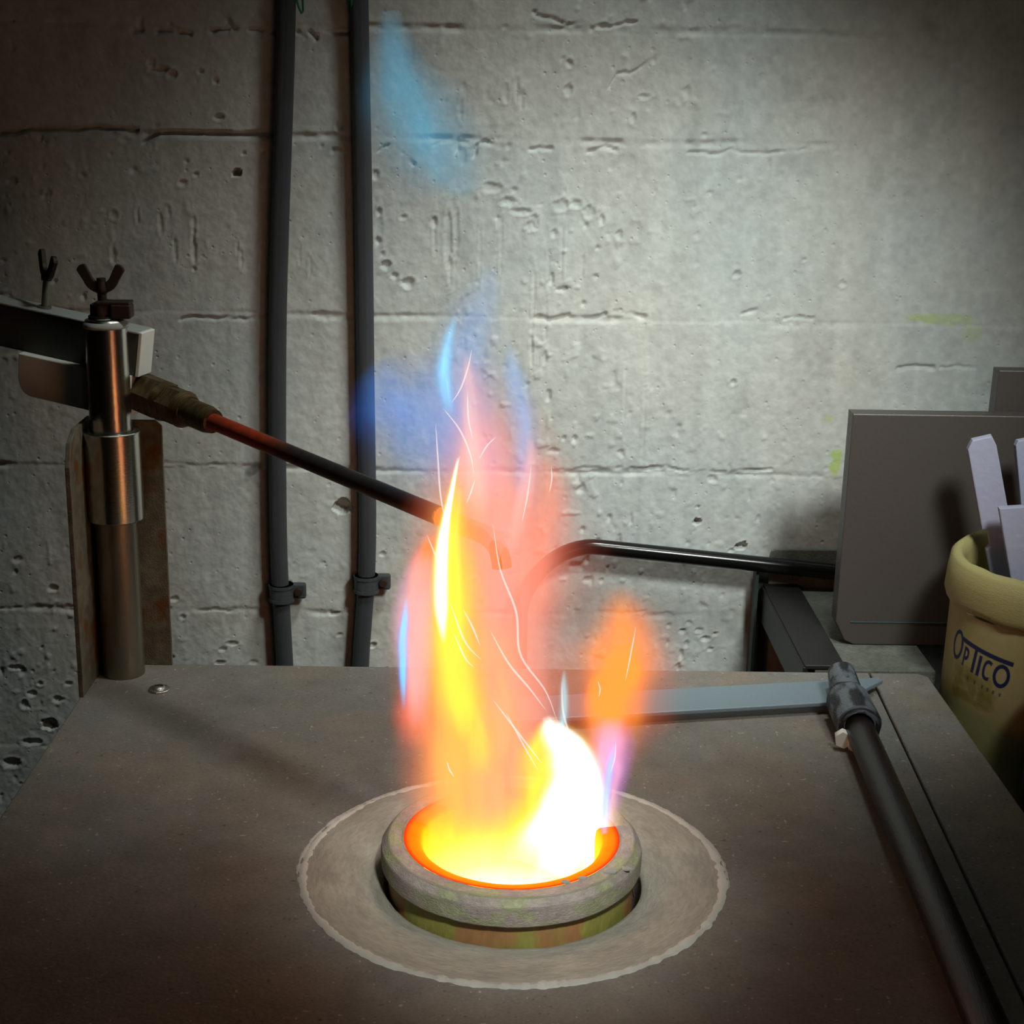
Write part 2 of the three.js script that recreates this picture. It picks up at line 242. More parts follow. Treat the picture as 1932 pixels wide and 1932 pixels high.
  for (let j = 0, k = 0; j < ny; j++) for (let i = 0; i < nx; i++, k++) {
    pos[k * 3] = xs[i]; pos[k * 3 + 1] = ys[j]; pos[k * 3 + 2] = WZ + H[k];
    uv[k * 2] = (xs[i] + 0.8) / 1.6; uv[k * 2 + 1] = (ys[j] - 0.3) / 1.6;
  }
  for (let j = 0, o = 0; j < ny - 1; j++) for (let i = 0; i < nx - 1; i++) { const a = j * nx + i; idx.set([a, a + 1, a + nx + 1, a, a + nx + 1, a + nx], o); o += 6; }
  const g = new THREE.BufferGeometry();
  g.setAttribute('position', new THREE.BufferAttribute(pos, 3)); g.setAttribute('uv', new THREE.BufferAttribute(uv, 2)); g.setIndex(new THREE.BufferAttribute(idx, 1)); g.computeVertexNormals();
  // paint: pale grey with pinkish and greenish patches, a few green blotches
  const greens = [[0.4246, 1.0675, 0.009, 0.007, 1], [0.4237, 1.0526, 0.008, 0.010, 1], [0.4115, 1.1129, 0.007, 0.006, 0.4], [0.548, 1.238, 0.040, 0.008, 0.45], [0.5798, 1.2206, 0.013, 0.012, 0.3], [0.517, 1.239, 0.02, 0.006, 0.4]];
  const col = tex(1600, 1600, (u, v) => {
    const x = u * 1.6 - 0.8, y = v * 1.6 + 0.3, a = fbm(x * 5, y * 5, 4, 151), b = fbm(x * 7 + 9, y * 6, 4, 157), f = fbm(x * 120, y * 120, 3, 163), st = fbm(x * 60, y * 5, 3, 167);
    let l = 0.735 + 0.07 * (a - 0.5) + 0.10 * (f - 0.5) + 0.06 * (st - 0.5);
    const warm = 0.055 * (b - 0.46);
    let c = [l * 0.985 + warm, l, l * 0.968 - warm * 0.7];
    const dirt = sm(0.62, 0.9, fbm(x * 26, y * 26, 4, 173)) * 0.05; c = c.map((q) => q - dirt);
    for (const [gx, gy, rx, ry, k] of greens) { const e = Math.hypot((x - gx) / rx, (y - gy) / ry) * (0.7 + 0.6 * vnoise(x * 150, y * 150, 179)); const w = k * sm(1.1, 0.7, e); c = [mix(c[0], 0.66, w), mix(c[1], 0.73, w), mix(c[2], 0.46, w)]; }
    const s1 = sm(1.1, 0.5, Math.hypot((x + 0.298 - (y - 1.036) * 0.7) / 0.011, (y - 1.036) / 0.012) * (0.7 + 0.6 * vnoise(x * 170, y * 170, 181))); c = c.map((q) => q - 0.22 * s1);
    return c;
  });
  col.wrapS = col.wrapT = THREE.MirroredRepeatWrapping;
  const pits = []; for (let k = 0; k < 2600; k++) pits.push([rnd() * 1.6, rnd() * 1.6, 0.0006 + 0.0016 * rnd() * rnd(), 0.5 + 0.5 * rnd()]);
  const N = 2048, bd = new Float32Array(N * N);
  for (let j = 0; j < N; j++) for (let i = 0; i < N; i++) { const x = i / N * 1.6, y = j / N * 1.6; bd[j * N + i] = 0.72 + 0.30 * (fbm(x * 260, y * 260, 2, 191) - 0.5) + 0.25 * (fbm(x * 80, y * 45, 2, 193) - 0.5); }
  for (const [px, py, pr, pd] of pits) { const c = px / 1.6 * N, d = py / 1.6 * N, q = pr / 1.6 * N * 1.6, n = Math.ceil(q); for (let j = -n; j <= n; j++) for (let i = -n; i <= n; i++) { const a = Math.round(c) + i, b = Math.round(d) + j; if (a < 0 || b < 0 || a >= N || b >= N) continue; bd[b * N + a] -= pd * 0.7 * sm(1, 0.35, Math.hypot(i, j) / q); } }
  const bump = tex(N, N, (u, v, i, j) => bd[j * N + i], false);
  bump.wrapS = bump.wrapT = THREE.MirroredRepeatWrapping;
  structure('wall_back', g, std({ map: col, bumpMap: bump, bumpScale: 0.0011, roughness: 0.8 }), 'pale grey painted concrete wall with board marks, pits and cracks', 'wall');
  mesh('wall_core', new THREE.BoxGeometry(4.2, 2.6, 0.15).translate(0.1, 1.3, WZ - 0.1), M.roomWall, scene.children[scene.children.length - 1]);
}
structure('floor', new THREE.BoxGeometry(4.4, 0.1, 4.2).translate(0.1, -0.05, 1.7), M.floor, 'dark grey concrete workshop floor', 'floor');
structure('ceiling', new THREE.BoxGeometry(4.4, 0.1, 4.2).translate(0.1, 2.65, 1.7), M.roomWall, 'grey workshop ceiling', 'ceiling');
structure('wall_left', new THREE.BoxGeometry(0.1, 2.6, 4.1).translate(-2.05, 1.3, 1.75), M.roomWall, 'grey workshop side wall', 'wall');
structure('wall_right', new THREE.BoxGeometry(0.1, 2.6, 4.1).translate(2.25, 1.3, 1.75), M.roomWall, 'grey workshop side wall beside the work lamp', 'wall');
structure('wall_front', new THREE.BoxGeometry(4.4, 2.6, 0.1).translate(0.1, 1.3, 3.75), M.roomWall, 'grey workshop wall behind the camera', 'wall');

// ------------------------------------------------------------------ furnace with its square top
const CX = 0.0205, CZ = 0.486;
const circle = (r, n = 120) => Array.from({ length: n }, (_, i) => [CX + r * Math.cos(i / n * 2 * Math.PI), CZ + r * Math.sin(i / n * 2 * Math.PI)]);
{
  const f = thing('melting_furnace', 'square melting furnace with brown-grey board top and round opening for the crucible', 'furnace', [0, 0, 0]);
  const main = slab([[-0.416, 0.046], [0.4085, 0.046], [0.3605, 0.95], [-0.416, 0.95]], 0.032, 0.002, [circle(0.1690)]).translate(0, T, 0);
  mesh('top_board', main, M.board, f);
  mesh('top_board', slab([[0.4105, 0.046], [0.462, 0.046], [0.471, 0.056], [0.471, 0.95], [0.3625, 0.95]], 0.032, 0.002).translate(0, T, 0), M.board, f);
  const body = mergeGeometries([box(0.85, 0.04, 0.87, 0.0275, 0.02, 0.50), box(0.02, 0.83, 0.87, -0.3875, 0.452, 0.50), box(0.02, 0.83, 0.87, 0.4425, 0.452, 0.50), box(0.81, 0.83, 0.02, 0.0275, 0.452, 0.075), box(0.81, 0.83, 0.02, 0.0275, 0.452, 0.925)]);
  mesh('steel_body', body, M.greenSteel, f);
  mesh('refractory_ring', rough(lathe([[0.1035, -0.2], [0.1035, -0.05], [0.1035, -0.011], [0.1045, -0.0085], [0.110, -0.0062], [0.118, -0.0045], [0.130, -0.0015], [0.145, 0.0005], [0.158, 0.0014], [0.1665, 0.0012], [0.1680, -0.001], [0.1680, -0.035]], 160), 0.0007, 60, 5).translate(CX, T, CZ), M.clay, f, 'pale dished ring of fired clay around the crucible');
  // chalky joint between ring and board: two ragged beads
  const bead = (r0, w0, h0, s, a0, a1) => {
    const n = 360, m = 7, pos = [], uv = [], idx = [];
    for (let i = 0; i <= n; i++) {
      const a = mix(a0, a1, i / n), cx = Math.cos(a), cz = Math.sin(a), q = fbm(cx * 26 + 40, cz * 26 + 40, 3, s), w = w0 * (0.45 + 1.1 * q) * sm(0, 0.03, i / n + (a1 - a0 > 6.2 ? 1 : 0)) * sm(1, 0.97, i / n - (a1 - a0 > 6.2 ? 1 : 0)), r = r0 + 0.0016 * (fbm(cx * 11 + 5, cz * 11 + 5, 3, s + 3) - 0.5);
      for (let k = 0; k < m; k++) { const t = k / (m - 1) * 2 - 1, y = h0 * (0.5 + q) * (1 - t * t) - 0.0008 + 0.0006 * vnoise(cx * 260 + k * 9, cz * 260, s + 9); pos.push(CX + (r + w * t) * cx, T + y, CZ + (r + w * t) * cz); uv.push(i / n, k / m); }
    }
    for (let i = 0; i < n; i++) for (let k = 0; k < m - 1; k++) { const a = i * m + k, b = a + m; idx.push(a, a + 1, b, a + 1, b + 1, b); }
    const g = new THREE.BufferGeometry(); g.setAttribute('position', new THREE.Float32BufferAttribute(pos, 3)); g.setAttribute('uv', new THREE.Float32BufferAttribute(uv, 2)); g.setIndex(idx); g.computeVertexNormals(); return g;
  };
  mesh('joint_bead', bead(0.1674, 0.0042, 0.0026, 501, 0, 2 * Math.PI), M.chalk, f, 'ragged white bead of filler round the opening');
  mesh('joint_bead', bead(0.1722, 0.0016, 0.0012, 521, R(-75), R(10)), M.chalk, f, 'ragged white bead of filler round the opening');
  mesh('joint_bead', bead(0.1725, 0.0018, 0.0012, 541, R(175), R(262)), M.chalk, f, 'ragged white bead of filler round the opening');
  mesh('chamber_floor', cyl(0.16, 0.16, 0.02, CX, T - 0.21, CZ, 48), M.clay, f);
  const sc = mesh('screw', lathe([[0, 0.0052], [0.003, 0.0052], [0.0062, 0.0042], [0.0068, 0.0022], [0.0105, 0.0020], [0.0112, 0.0008], [0.0112, -0.001]], 36).translate(-0.340, T, 0.120), M.chrome, f, 'flat bright screw with washer');
  mesh('slot', box(0.009, 0.0006, 0.0014, -0.340, T + 0.0054, 0.120, 0.0001), M.brown, sc);
}

// ------------------------------------------------------------------ crucible
const RX = 0.0190, RZ = 0.489;
{
  const c = thing('crucible', 'round grey crucible with thick rim, glowing orange inside', 'crucible', [RX, T, RZ]);
  mesh('rim', rough(lathe([[0.0880, 0.0092], [0.1018, 0.0092], [0.1032, 0.0098], [0.1037, 0.0110], [0.1038, 0.0160], [0.1038, 0.0230], [0.1036, 0.0250], [0.1030, 0.0262], [0.0992, 0.0310], [0.0984, 0.0317], [0.0972, 0.0321], [0.0930, 0.0322], [0.0880, 0.0322], [0.0868, 0.0320], [0.0862, 0.0312], [0.0862, 0.0100]], 160), 0.0006, 70, 8), M.rim, c, 'thick grey fired rim');
  mesh('wall', rough(lathe([[0.0, -0.185], [0.07, -0.185], [0.085, -0.17], [0.0975, -0.05], [0.0985, 0.0098], [0.0875, 0.0099]], 140), 0.0004, 50, 12), M.olive, c, 'olive yellow lower wall of the crucible');
  // incandescent lining: hottest deep down, red where it meets the rim
  const prof = [[0.0860, 0.0315, [0.95, 0.04, 0.01]], [0.0852, 0.0316, [1.0, 0.055, 0.008]], [0.0836, 0.0312, [1.05, 0.13, 0.006]], [0.0815, 0.0308, [1.1, 0.24, 0.006]], [0.077, 0.0300, [1.15, 0.30, 0.006]], [0.0735, 0.0290, [1.2, 0.42, 0.008]], [0.0715, 0.0265, [1.3, 0.75, 0.012]], [0.0705, 0.018, [1.35, 0.95, 0.03]], [0.070, 0.0, [1.5, 1.15, 0.08]], [0.069, -0.03, [1.7, 1.45, 0.4]], [0.066, -0.05, [2.0, 1.9, 1.1]]];
  const n = 128, pos = [], col = [], idx = [];
  for (let i = 0; i <= n; i++) for (const [r, y, k] of prof) {
    const a = i / n * 2 * Math.PI, w = 1 + 0.012 * (fbm(Math.cos(a) * 5 + 9, Math.sin(a) * 5 + 9, 3, 61) - 0.5) * (r < 0.083 ? 1 : 0), v = 0.85 + 0.3 * fbm(Math.cos(a) * 9 + 5, Math.sin(a) * 9 + y * 60, 3, 67);
    pos.push(r * w * Math.cos(a), y, r * w * Math.sin(a)); col.push(k[0], k[1] * v, k[2] * v);
  }
  const m = prof.length; for (let i = 0; i < n; i++) for (let k = 0; k < m - 1; k++) { const a = i * m + k, b = a + m; idx.push(a, b, a + 1, b, b + 1, a + 1); }
  const g = new THREE.BufferGeometry(); g.setAttribute('position', new THREE.Float32BufferAttribute(pos, 3)); g.setAttribute('color', new THREE.Float32BufferAttribute(col, 3)); g.setIndex(idx); g.computeVertexNormals();
  mesh('glowing_lining', g, new THREE.MeshBasicMaterial({ vertexColors: true, side: THREE.DoubleSide }), c, 'lining glowing red at the lip and yellow below');
  const crumbs = [[0.0945, 0.0325, 38, 0.006], [0.0862, 0.032, 52, 0.004], [0.0842, 0.032, 62, 0.0035], [0.0875, 0.0325, 232, 0.003], [0.1005, 0.0305, 30, 0.004]];
  for (const [r, y, d, s] of crumbs) mesh('slag_crumb', rough(new THREE.IcosahedronGeometry(s, 3).scale(1, 0.45, 0.7), s * 0.35, 200, Math.round(d)).translate(r * Math.cos(R(d)), y, r * Math.sin(R(d))), M.chalk, c, 'small pale crumb of slag on the rim');
  const melt = thing('glowing_melt', 'white hot molten metal inside the crucible', 'molten metal', [RX, T - 0.050, RZ]);
  mesh('glowing_surface', rough(new THREE.CircleGeometry(0.0655, 64).rotateX(-Math.PI / 2), 0.001, 60, 3), new THREE.MeshBasicMaterial({ color: new THREE.Color().setRGB(2.3, 2.2, 1.7) }), melt);
  const meltLight = new THREE.PointLight(0xffb060, 0.012); meltLight.name = 'melt_light'; meltLight.position.set(RX, T + 0.012, RZ); meltLight.shadow.radius = 1.5; meltLight.castShadow = true; scene.add(meltLight);
}

// ------------------------------------------------------------------ flame
const TONGUES = [
  {"name":"flame_tongue","path":[[-0.0,0.8942,0.44,0.031],[-0.0028,0.9416,0.438,0.0417],[-0.0033,0.9789,0.436,0.0427],[-0.0016,1.0203,0.434,0.0424],[-0.0,1.0612,0.432,0.0365],[-0.0005,1.1014,0.43,0.0256]],"edge":[1.35,0.26,0.1],"core":[1.45,0.55,0.22],"alpha":[0,0.88,0.88,0.78,0.55,0],"sheets":3,"flat":0.6,"seed":21,"p":3.5},
  {"name":"flame_tongue","path":[[-0.0216,0.9098,0.47,0.0216],[-0.0306,0.9548,0.466,0.0266],[-0.0319,1.0086,0.461,0.0297],[-0.0307,1.066,0.457,0.0303],[-0.0299,1.1223,0.453,0.0275],[-0.0275,1.1732,0.449,0.0232],[-0.0205,1.2192,0.444,0.0181],[-0.0137,1.2688,0.44,0.009]],"edge":[1.35,0.26,0.1],"core":[1.6,0.6,0.12],"alpha":[0,0.78,0.82,0.75,0.7,0.6,0.45,0],"sheets":3,"flat":0.6,"seed":1,"p":3},
  {"name":"flame_tongue","path":[[0.0354,0.9137,0.42,0.0403],[0.0276,0.9714,0.419,0.0443],[0.0202,1.0184,0.417,0.0461],[0.0106,1.0738,0.416,0.0477],[0.0055,1.128,0.415,0.0472],[0.0026,1.1811,0.414,0.0425],[-0.0044,1.2287,0.412,0.0337],[-0.0175,1.2753,0.411,0.0208],[-0.0241,1.3129,0.41,0.0091]],"edge":[1.3,0.24,0.14],"core":[1.4,0.46,0.34],"alpha":[0,0.48,0.55,0.6,0.62,0.6,0.5,0.28,0],"sheets":3,"flat":0.6,"seed":2,"p":2.6},
  {"name":"flame_core","path":[[-0.0178,1.0124,0.49,0.0066],[-0.0255,1.0525,0.49,0.0165],[-0.03,1.1005,0.49,0.0187],[-0.0302,1.1434,0.49,0.0153],[-0.0297,1.1855,0.49,0.0104],[-0.0256,1.2268,0.49,0.0047]],"edge":[1.8,0.75,0.05],"core":[1.8,1.1,0.08],"alpha":[0.0,0.65,0.85,0.85,0.6,0],"sheets":2,"flat":0.6,"seed":3,"p":2.2},
  {"name":"flame_core","path":[[-0.0353,1.0977,0.5,0.0028],[-0.0371,1.1297,0.5,0.006],[-0.0368,1.1634,0.5,0.0064],[-0.0342,1.1966,0.5,0.0036],[-0.0293,1.2252,0.5,0.002],[-0.0251,1.2455,0.5,0.0012]],"edge":[1.8,1.1,0.08],"core":[2.2,2.1,1.7],"alpha":[0,0.9,0.95,0.95,0.8,0],"sheets":2,"flat":0.6,"seed":4,"p":2.2},
  {"name":"flame_tongue","path":[[0.0259,1.0661,0.42,0.0199],[0.0321,1.121,0.42,0.0231],[0.041,1.1658,0.42,0.0212],[0.0432,1.2009,0.42,0.0168],[0.0382,1.2354,0.42,0.0084]],"edge":[1.2,0.2,0.08],"core":[1.25,0.34,0.2],"alpha":[0,0.4,0.5,0.34,0],"sheets":2,"flat":0.6,"seed":5,"p":2.2},
  {"name":"flame_tongue","path":[[0.0863,0.9486,0.45,0.013],[0.0915,0.9912,0.45,0.0241],[0.0988,1.0284,0.45,0.0325],[0.1048,1.0627,0.45,0.0339],[0.1063,1.0921,0.45,0.0253],[0.0994,1.1319,0.45,0.01]],"edge":[1.4,0.2,0.03],"core":[1.5,0.42,0.06],"alpha":[0,0.5,0.85,0.85,0.65,0],"sheets":3,"flat":0.6,"seed":6,"p":2.6},
  {"name":"flame_core","path":[[0.0523,0.8867,0.47,0.0347],[0.0652,0.9252,0.47,0.0318],[0.0697,0.9629,0.47,0.0239],[0.0635,0.9907,0.47,0.0187],[0.0515,1.0112,0.47,0.0118],[0.0448,1.027,0.47,0.0042]],"edge":[1.8,1.1,0.08],"core":[3,2.9,2.5],"alpha":[0.2,0.98,0.98,0.98,0.8,0],"sheets":3,"flat":0.6,"seed":7,"p":5},
  {"name":"flame_core","path":[[0.0402,0.9347,0.48,0.0128],[0.0394,0.972,0.48,0.0152],[0.0401,0.9995,0.48,0.0143],[0.0445,1.0268,0.48,0.0067]],"edge":[1.8,0.8,0.03],"core":[1.8,1.1,0.08],"alpha":[0,0.75,0.75,0],"sheets":2,"flat":0.6,"seed":8,"p":2.2},
  {"name":"flame_wisp","path":[[0.0956,0.9184,0.47,0.0052],[0.0965,0.9679,0.47,0.0119],[0.0971,1.0003,0.47,0.0152],[0.0987,1.0278,0.47,0.0109]],"edge":[0.9,0.35,1.1],"core":[1.35,0.6,1.1],"alpha":[0,0.55,0.6,0],"sheets":2,"flat":0.6,"seed":9,"p":2.2},
  {"name":"flame_wisp","path":[[0.094,0.9213,0.48,0.0021],[0.0937,0.9541,0.48,0.0038],[0.096,0.9865,0.48,0.0038],[0.0995,1.0094,0.48,0.0021]],"edge":[0.03,0.4,1.5],"core":[0.5,0.8,1.8],"alpha":[0,0.6,0.55,0],"sheets":2,"flat":0.6,"seed":10,"p":2.2},
  {"name":"flame_wisp","path":[[-0.0556,1.0165,0.48,0.0059],[-0.059,1.0657,0.48,0.0108],[-0.059,1.1095,0.48,0.0131],[-0.0549,1.144,0.48,0.0122],[-0.0484,1.1696,0.48,0.0048]],"edge":[1.3,0.65,0.95],"core":[1.4,0.62,0.6],"alpha":[0,0.55,0.62,0.5,0],"sheets":2,"flat":0.6,"seed":11,"p":2.2},
  {"name":"flame_wisp","path":[[-0.0667,1.0364,0.49,0.0021],[-0.0674,1.0739,0.49,0.0037],[-0.0666,1.1044,0.49,0.0037],[-0.0641,1.1344,0.49,0.002]],"edge":[0.03,0.4,1.5],"core":[0.25,1.0,1.7],"alpha":[0,0.55,0.6,0],"sheets":2,"flat":0.6,"seed":12,"p":2.2},
  {"name":"flame_tongue","path":[[-0.0521,1.1191,0.47,0.0074],[-0.0521,1.1408,0.47,0.0115],[-0.0497,1.1601,0.47,0.009],[-0.0473,1.1793,0.47,0.0033]],"edge":[1.35,0.26,0.1],"core":[1.6,0.3,0.05],"alpha":[0,0.7,0.7,0],"sheets":2,"flat":0.6,"seed":13,"p":2.2},
  {"name":"flame_tongue","path":[[-0.0523,0.9892,0.46,0.0154],[-0.0566,1.0214,0.46,0.017],[-0.0545,1.0487,0.46,0.0135],[-0.0512,1.0713,0.46,0.005]],"edge":[1.1,0.16,0.1],"core":[1.35,0.28,0.15],"alpha":[0,0.55,0.45,0],"sheets":2,"flat":0.6,"seed":14,"p":2.2},
  {"name":"flame_wisp","path":[[-0.0119,1.1911,0.45,0.0288],[-0.0206,1.2375,0.45,0.0346],[-0.0282,1.2748,0.45,0.0323],[-0.0252,1.3075,0.45,0.0249],[-0.0155,1.3359,0.45,0.0191],[-0.0066,1.3639,0.45,0.0111],[-0.0041,1.3836,0.45,0.0039]],"edge":[0.08,0.35,1.1],"core":[0.22,0.5,1.1],"alpha":[0,0.22,0.28,0.25,0.18,0.1,0],"sheets":2,"flat":0.6,"seed":15,"p":2.2},
  {"name":"flame_wisp","path":[[-0.0286,1.2164,0.45,0.0205],[-0.0532,1.2454,0.45,0.0325],[-0.0714,1.27,0.45,0.0348],[-0.0834,1.2883,0.45,0.0298],[-0.0974,1.3024,0.45,0.0161]],"edge":[0.02,0.2,1.0],"core":[0.05,0.33,1.15],"alpha":[0,0.2,0.27,0.2,0],"sheets":2,"flat":0.6,"seed":16,"p":2},
  {"name":"flame_wisp","path":[[0.0233,1.1888,0.44,0.0075],[0.0255,1.2231,0.44,0.0099],[0.022,1.261,0.44,0.0114],[0.0153,1.294,0.44,0.0089],[0.0099,1.3226,0.44,0.004]],"edge":[0.15,0.4,0.9],"core":[0.35,0.6,1.2],"alpha":[0,0.3,0.28,0.24,0],"sheets":2,"flat":0.6,"seed":17,"p":2.2},
  {"name":"flame_wisp","path":[[-0.0316,1.2667,0.47,0.0032],[-0.0365,1.291,0.47,0.0051],[-0.0373,1.307,0.47,0.0047],[-0.0343,1.3269,0.47,0.0039],[-0.0282,1.3467,0.47,0.0016]],"edge":[0.25,1.0,1.7],"core":[0.4,1.1,1.6],"alpha":[0,0.45,0.5,0.32,0],"sheets":2,"flat":0.6,"seed":18,"p":2.2},
  {"name":"flame_wisp","path":[[-0.0782,1.5589,0.45,0.006],[-0.0745,1.53,0.45,0.0167],[-0.0669,1.5025,0.45,0.0268],[-0.0535,1.4767,0.45,0.0324],[-0.038,1.4562,0.45,0.0294],[-0.027,1.4393,0.45,0.0194],[-0.0222,1.426,0.45,0.007]],"edge":[0.05,0.42,0.7],"core":[0.08,0.52,0.8],"alpha":[0.05,0.2,0.27,0.28,0.24,0.14,0],"sheets":2,"flat":0.6,"seed":19,"p":2},
  {"name":"flame_wisp","path":[[0.0489,1.0042,0.49,0.0025],[0.0574,1.0313,0.49,0.0037],[0.0575,1.058,0.49,0.0037],[0.0571,1.0756,0.49,0.0016]],"edge":[0.3,0.8,0.9],"core":[0.6,1.2,1.3],"alpha":[0,0.4,0.35,0],"sheets":2,"flat":0.6,"seed":20,"p":2.2},
  {"name":"flame_wisp","path":[[-0.0096,1.1769,0.46,0.0107],[-0.0121,1.2192,0.46,0.0122],[-0.0165,1.2607,0.46,0.0097],[-0.0193,1.2933,0.46,0.0056],[-0.0203,1.3175,0.46,0.002]],"edge":[1.2,0.5,0.5],"core":[1.35,0.75,0.6],"alpha":[0,0.4,0.4,0.25,0],"sheets":2,"flat":0.6,"seed":31,"p":2.2},
  {"name":"flame_wisp","path":[[0.0134,1.1526,0.45,0.01],[0.0231,1.1916,0.45,0.0107],[0.0286,1.2256,0.45,0.0074],[0.028,1.2549,0.45,0.0024]],"edge":[1.2,0.4,0.35],"core":[1.3,0.6,0.5],"alpha":[0,0.35,0.3,0],"sheets":2,"flat":0.6,"seed":32,"p":2.2},
  {"name":"flame_core","path":[[-0.0071,0.976,0.48,0.0143],[-0.0096,1.008,0.48,0.0168],[-0.0161,1.0395,0.48,0.0141],[-0.0185,1.0706,0.48,0.0058]],"edge":[1.6,0.6,0.08],"core":[1.7,0.9,0.1],"alpha":[0,0.5,0.55,0],"sheets":2,"flat":0.6,"seed":33,"p":2.2}
];
const FILAMENTS = [
  [0.00151,[[-0.0353,1.1666,0.51],[-0.0323,1.1995,0.51],[-0.0279,1.2319,0.51],[-0.0241,1.248,0.51]]],
  [0.00116,[[-0.0327,1.1913,0.51],[-0.0379,1.2157,0.51],[-0.0404,1.2477,0.51],[-0.042,1.2715,0.51]]],
  [0.00107,[[-0.037,1.2812,0.5],[-0.0245,1.2647,0.5],[-0.0165,1.2456,0.5],[-0.014,1.2315,0.5]]],
  [0.00142,[[0.0006,1.1959,0.51],[0.0066,1.161,0.51],[0.019,1.1277,0.51],[0.0228,1.0937,0.51],[0.0428,1.0638,0.51],[0.0523,1.039,0.51]]],
  [0.00116,[[-0.0206,1.1328,0.52],[-0.0142,1.1203,0.52],[-0.0077,1.1044,0.52]]],
  [0.00116,[[-0.0301,1.1368,0.52],[-0.018,1.1055,0.52],[-0.0068,1.0929,0.52]]],
  [0.00124,[[-0.0003,1.1163,0.52],[0.014,1.0902,0.52],[0.0303,1.0699,0.52],[0.0428,1.0528,0.52]]],
  [0.00116,[[0.0024,1.0609,0.52],[0.0251,1.0299,0.52],[0.0405,1.009,0.52]]],
  [0.00098,[[0.0128,1.046,0.51],[0.0275,1.0175,0.51],[0.0386,0.9976,0.51]]],
  [0.00133,[[0.0552,1.0686,0.5],[0.0571,1.0423,0.5],[0.067,1.0113,0.5]]],
  [0.00089,[[0.1135,1.103,0.47],[0.1102,1.0796,0.47],[0.1069,1.0572,0.47]]],
  [0.00098,[[0.0994,1.0139,0.49],[0.099,1.0003,0.49],[0.0961,0.9876,0.49]]],
  [0.00098,[[0.002,1.258,0.49],[-0.0049,1.2506,0.49],[-0.0103,1.2408,0.49]]],
  [0.00098,[[-0.0322,1.0098,0.52],[-0.0301,1.0028,0.52],[-0.0264,0.9966,0.52]]],
  [0.00107,[[-0.0484,1.184,0.5],[-0.0428,1.1696,0.5],[-0.038,1.155,0.5]]],
  [0.00098,[[0.0289,1.2307,0.47],[0.0269,1.2098,0.47],[0.0229,1.1867,0.47]]],
  [0.00089,[[0.0442,1.2309,0.47],[0.0448,1.2205,0.47],[0.0431,1.2101,0.47]]],
  [0.00107,[[-0.0167,1.3228,0.49],[-0.0189,1.311,0.49],[-0.0249,1.2931,0.49],[-0.0311,1.2831,0.49]]],
  [0.00107,[[-0.0196,1.2892,0.48],[-0.0187,1.2691,0.48],[-0.0153,1.253,0.48]]],
  [0.00098,[[-0.0132,1.2275,0.5],[-0.0162,1.2173,0.5],[-0.0193,1.2091,0.5]]],
  [0.00107,[[-0.0278,1.1101,0.51],[-0.0181,1.0889,0.51],[-0.012,1.0825,0.51]]],
  [0.00089,[[0.0859,1.0529,0.46],[0.0878,1.0461,0.46],[0.0871,1.0393,0.46]]]
];

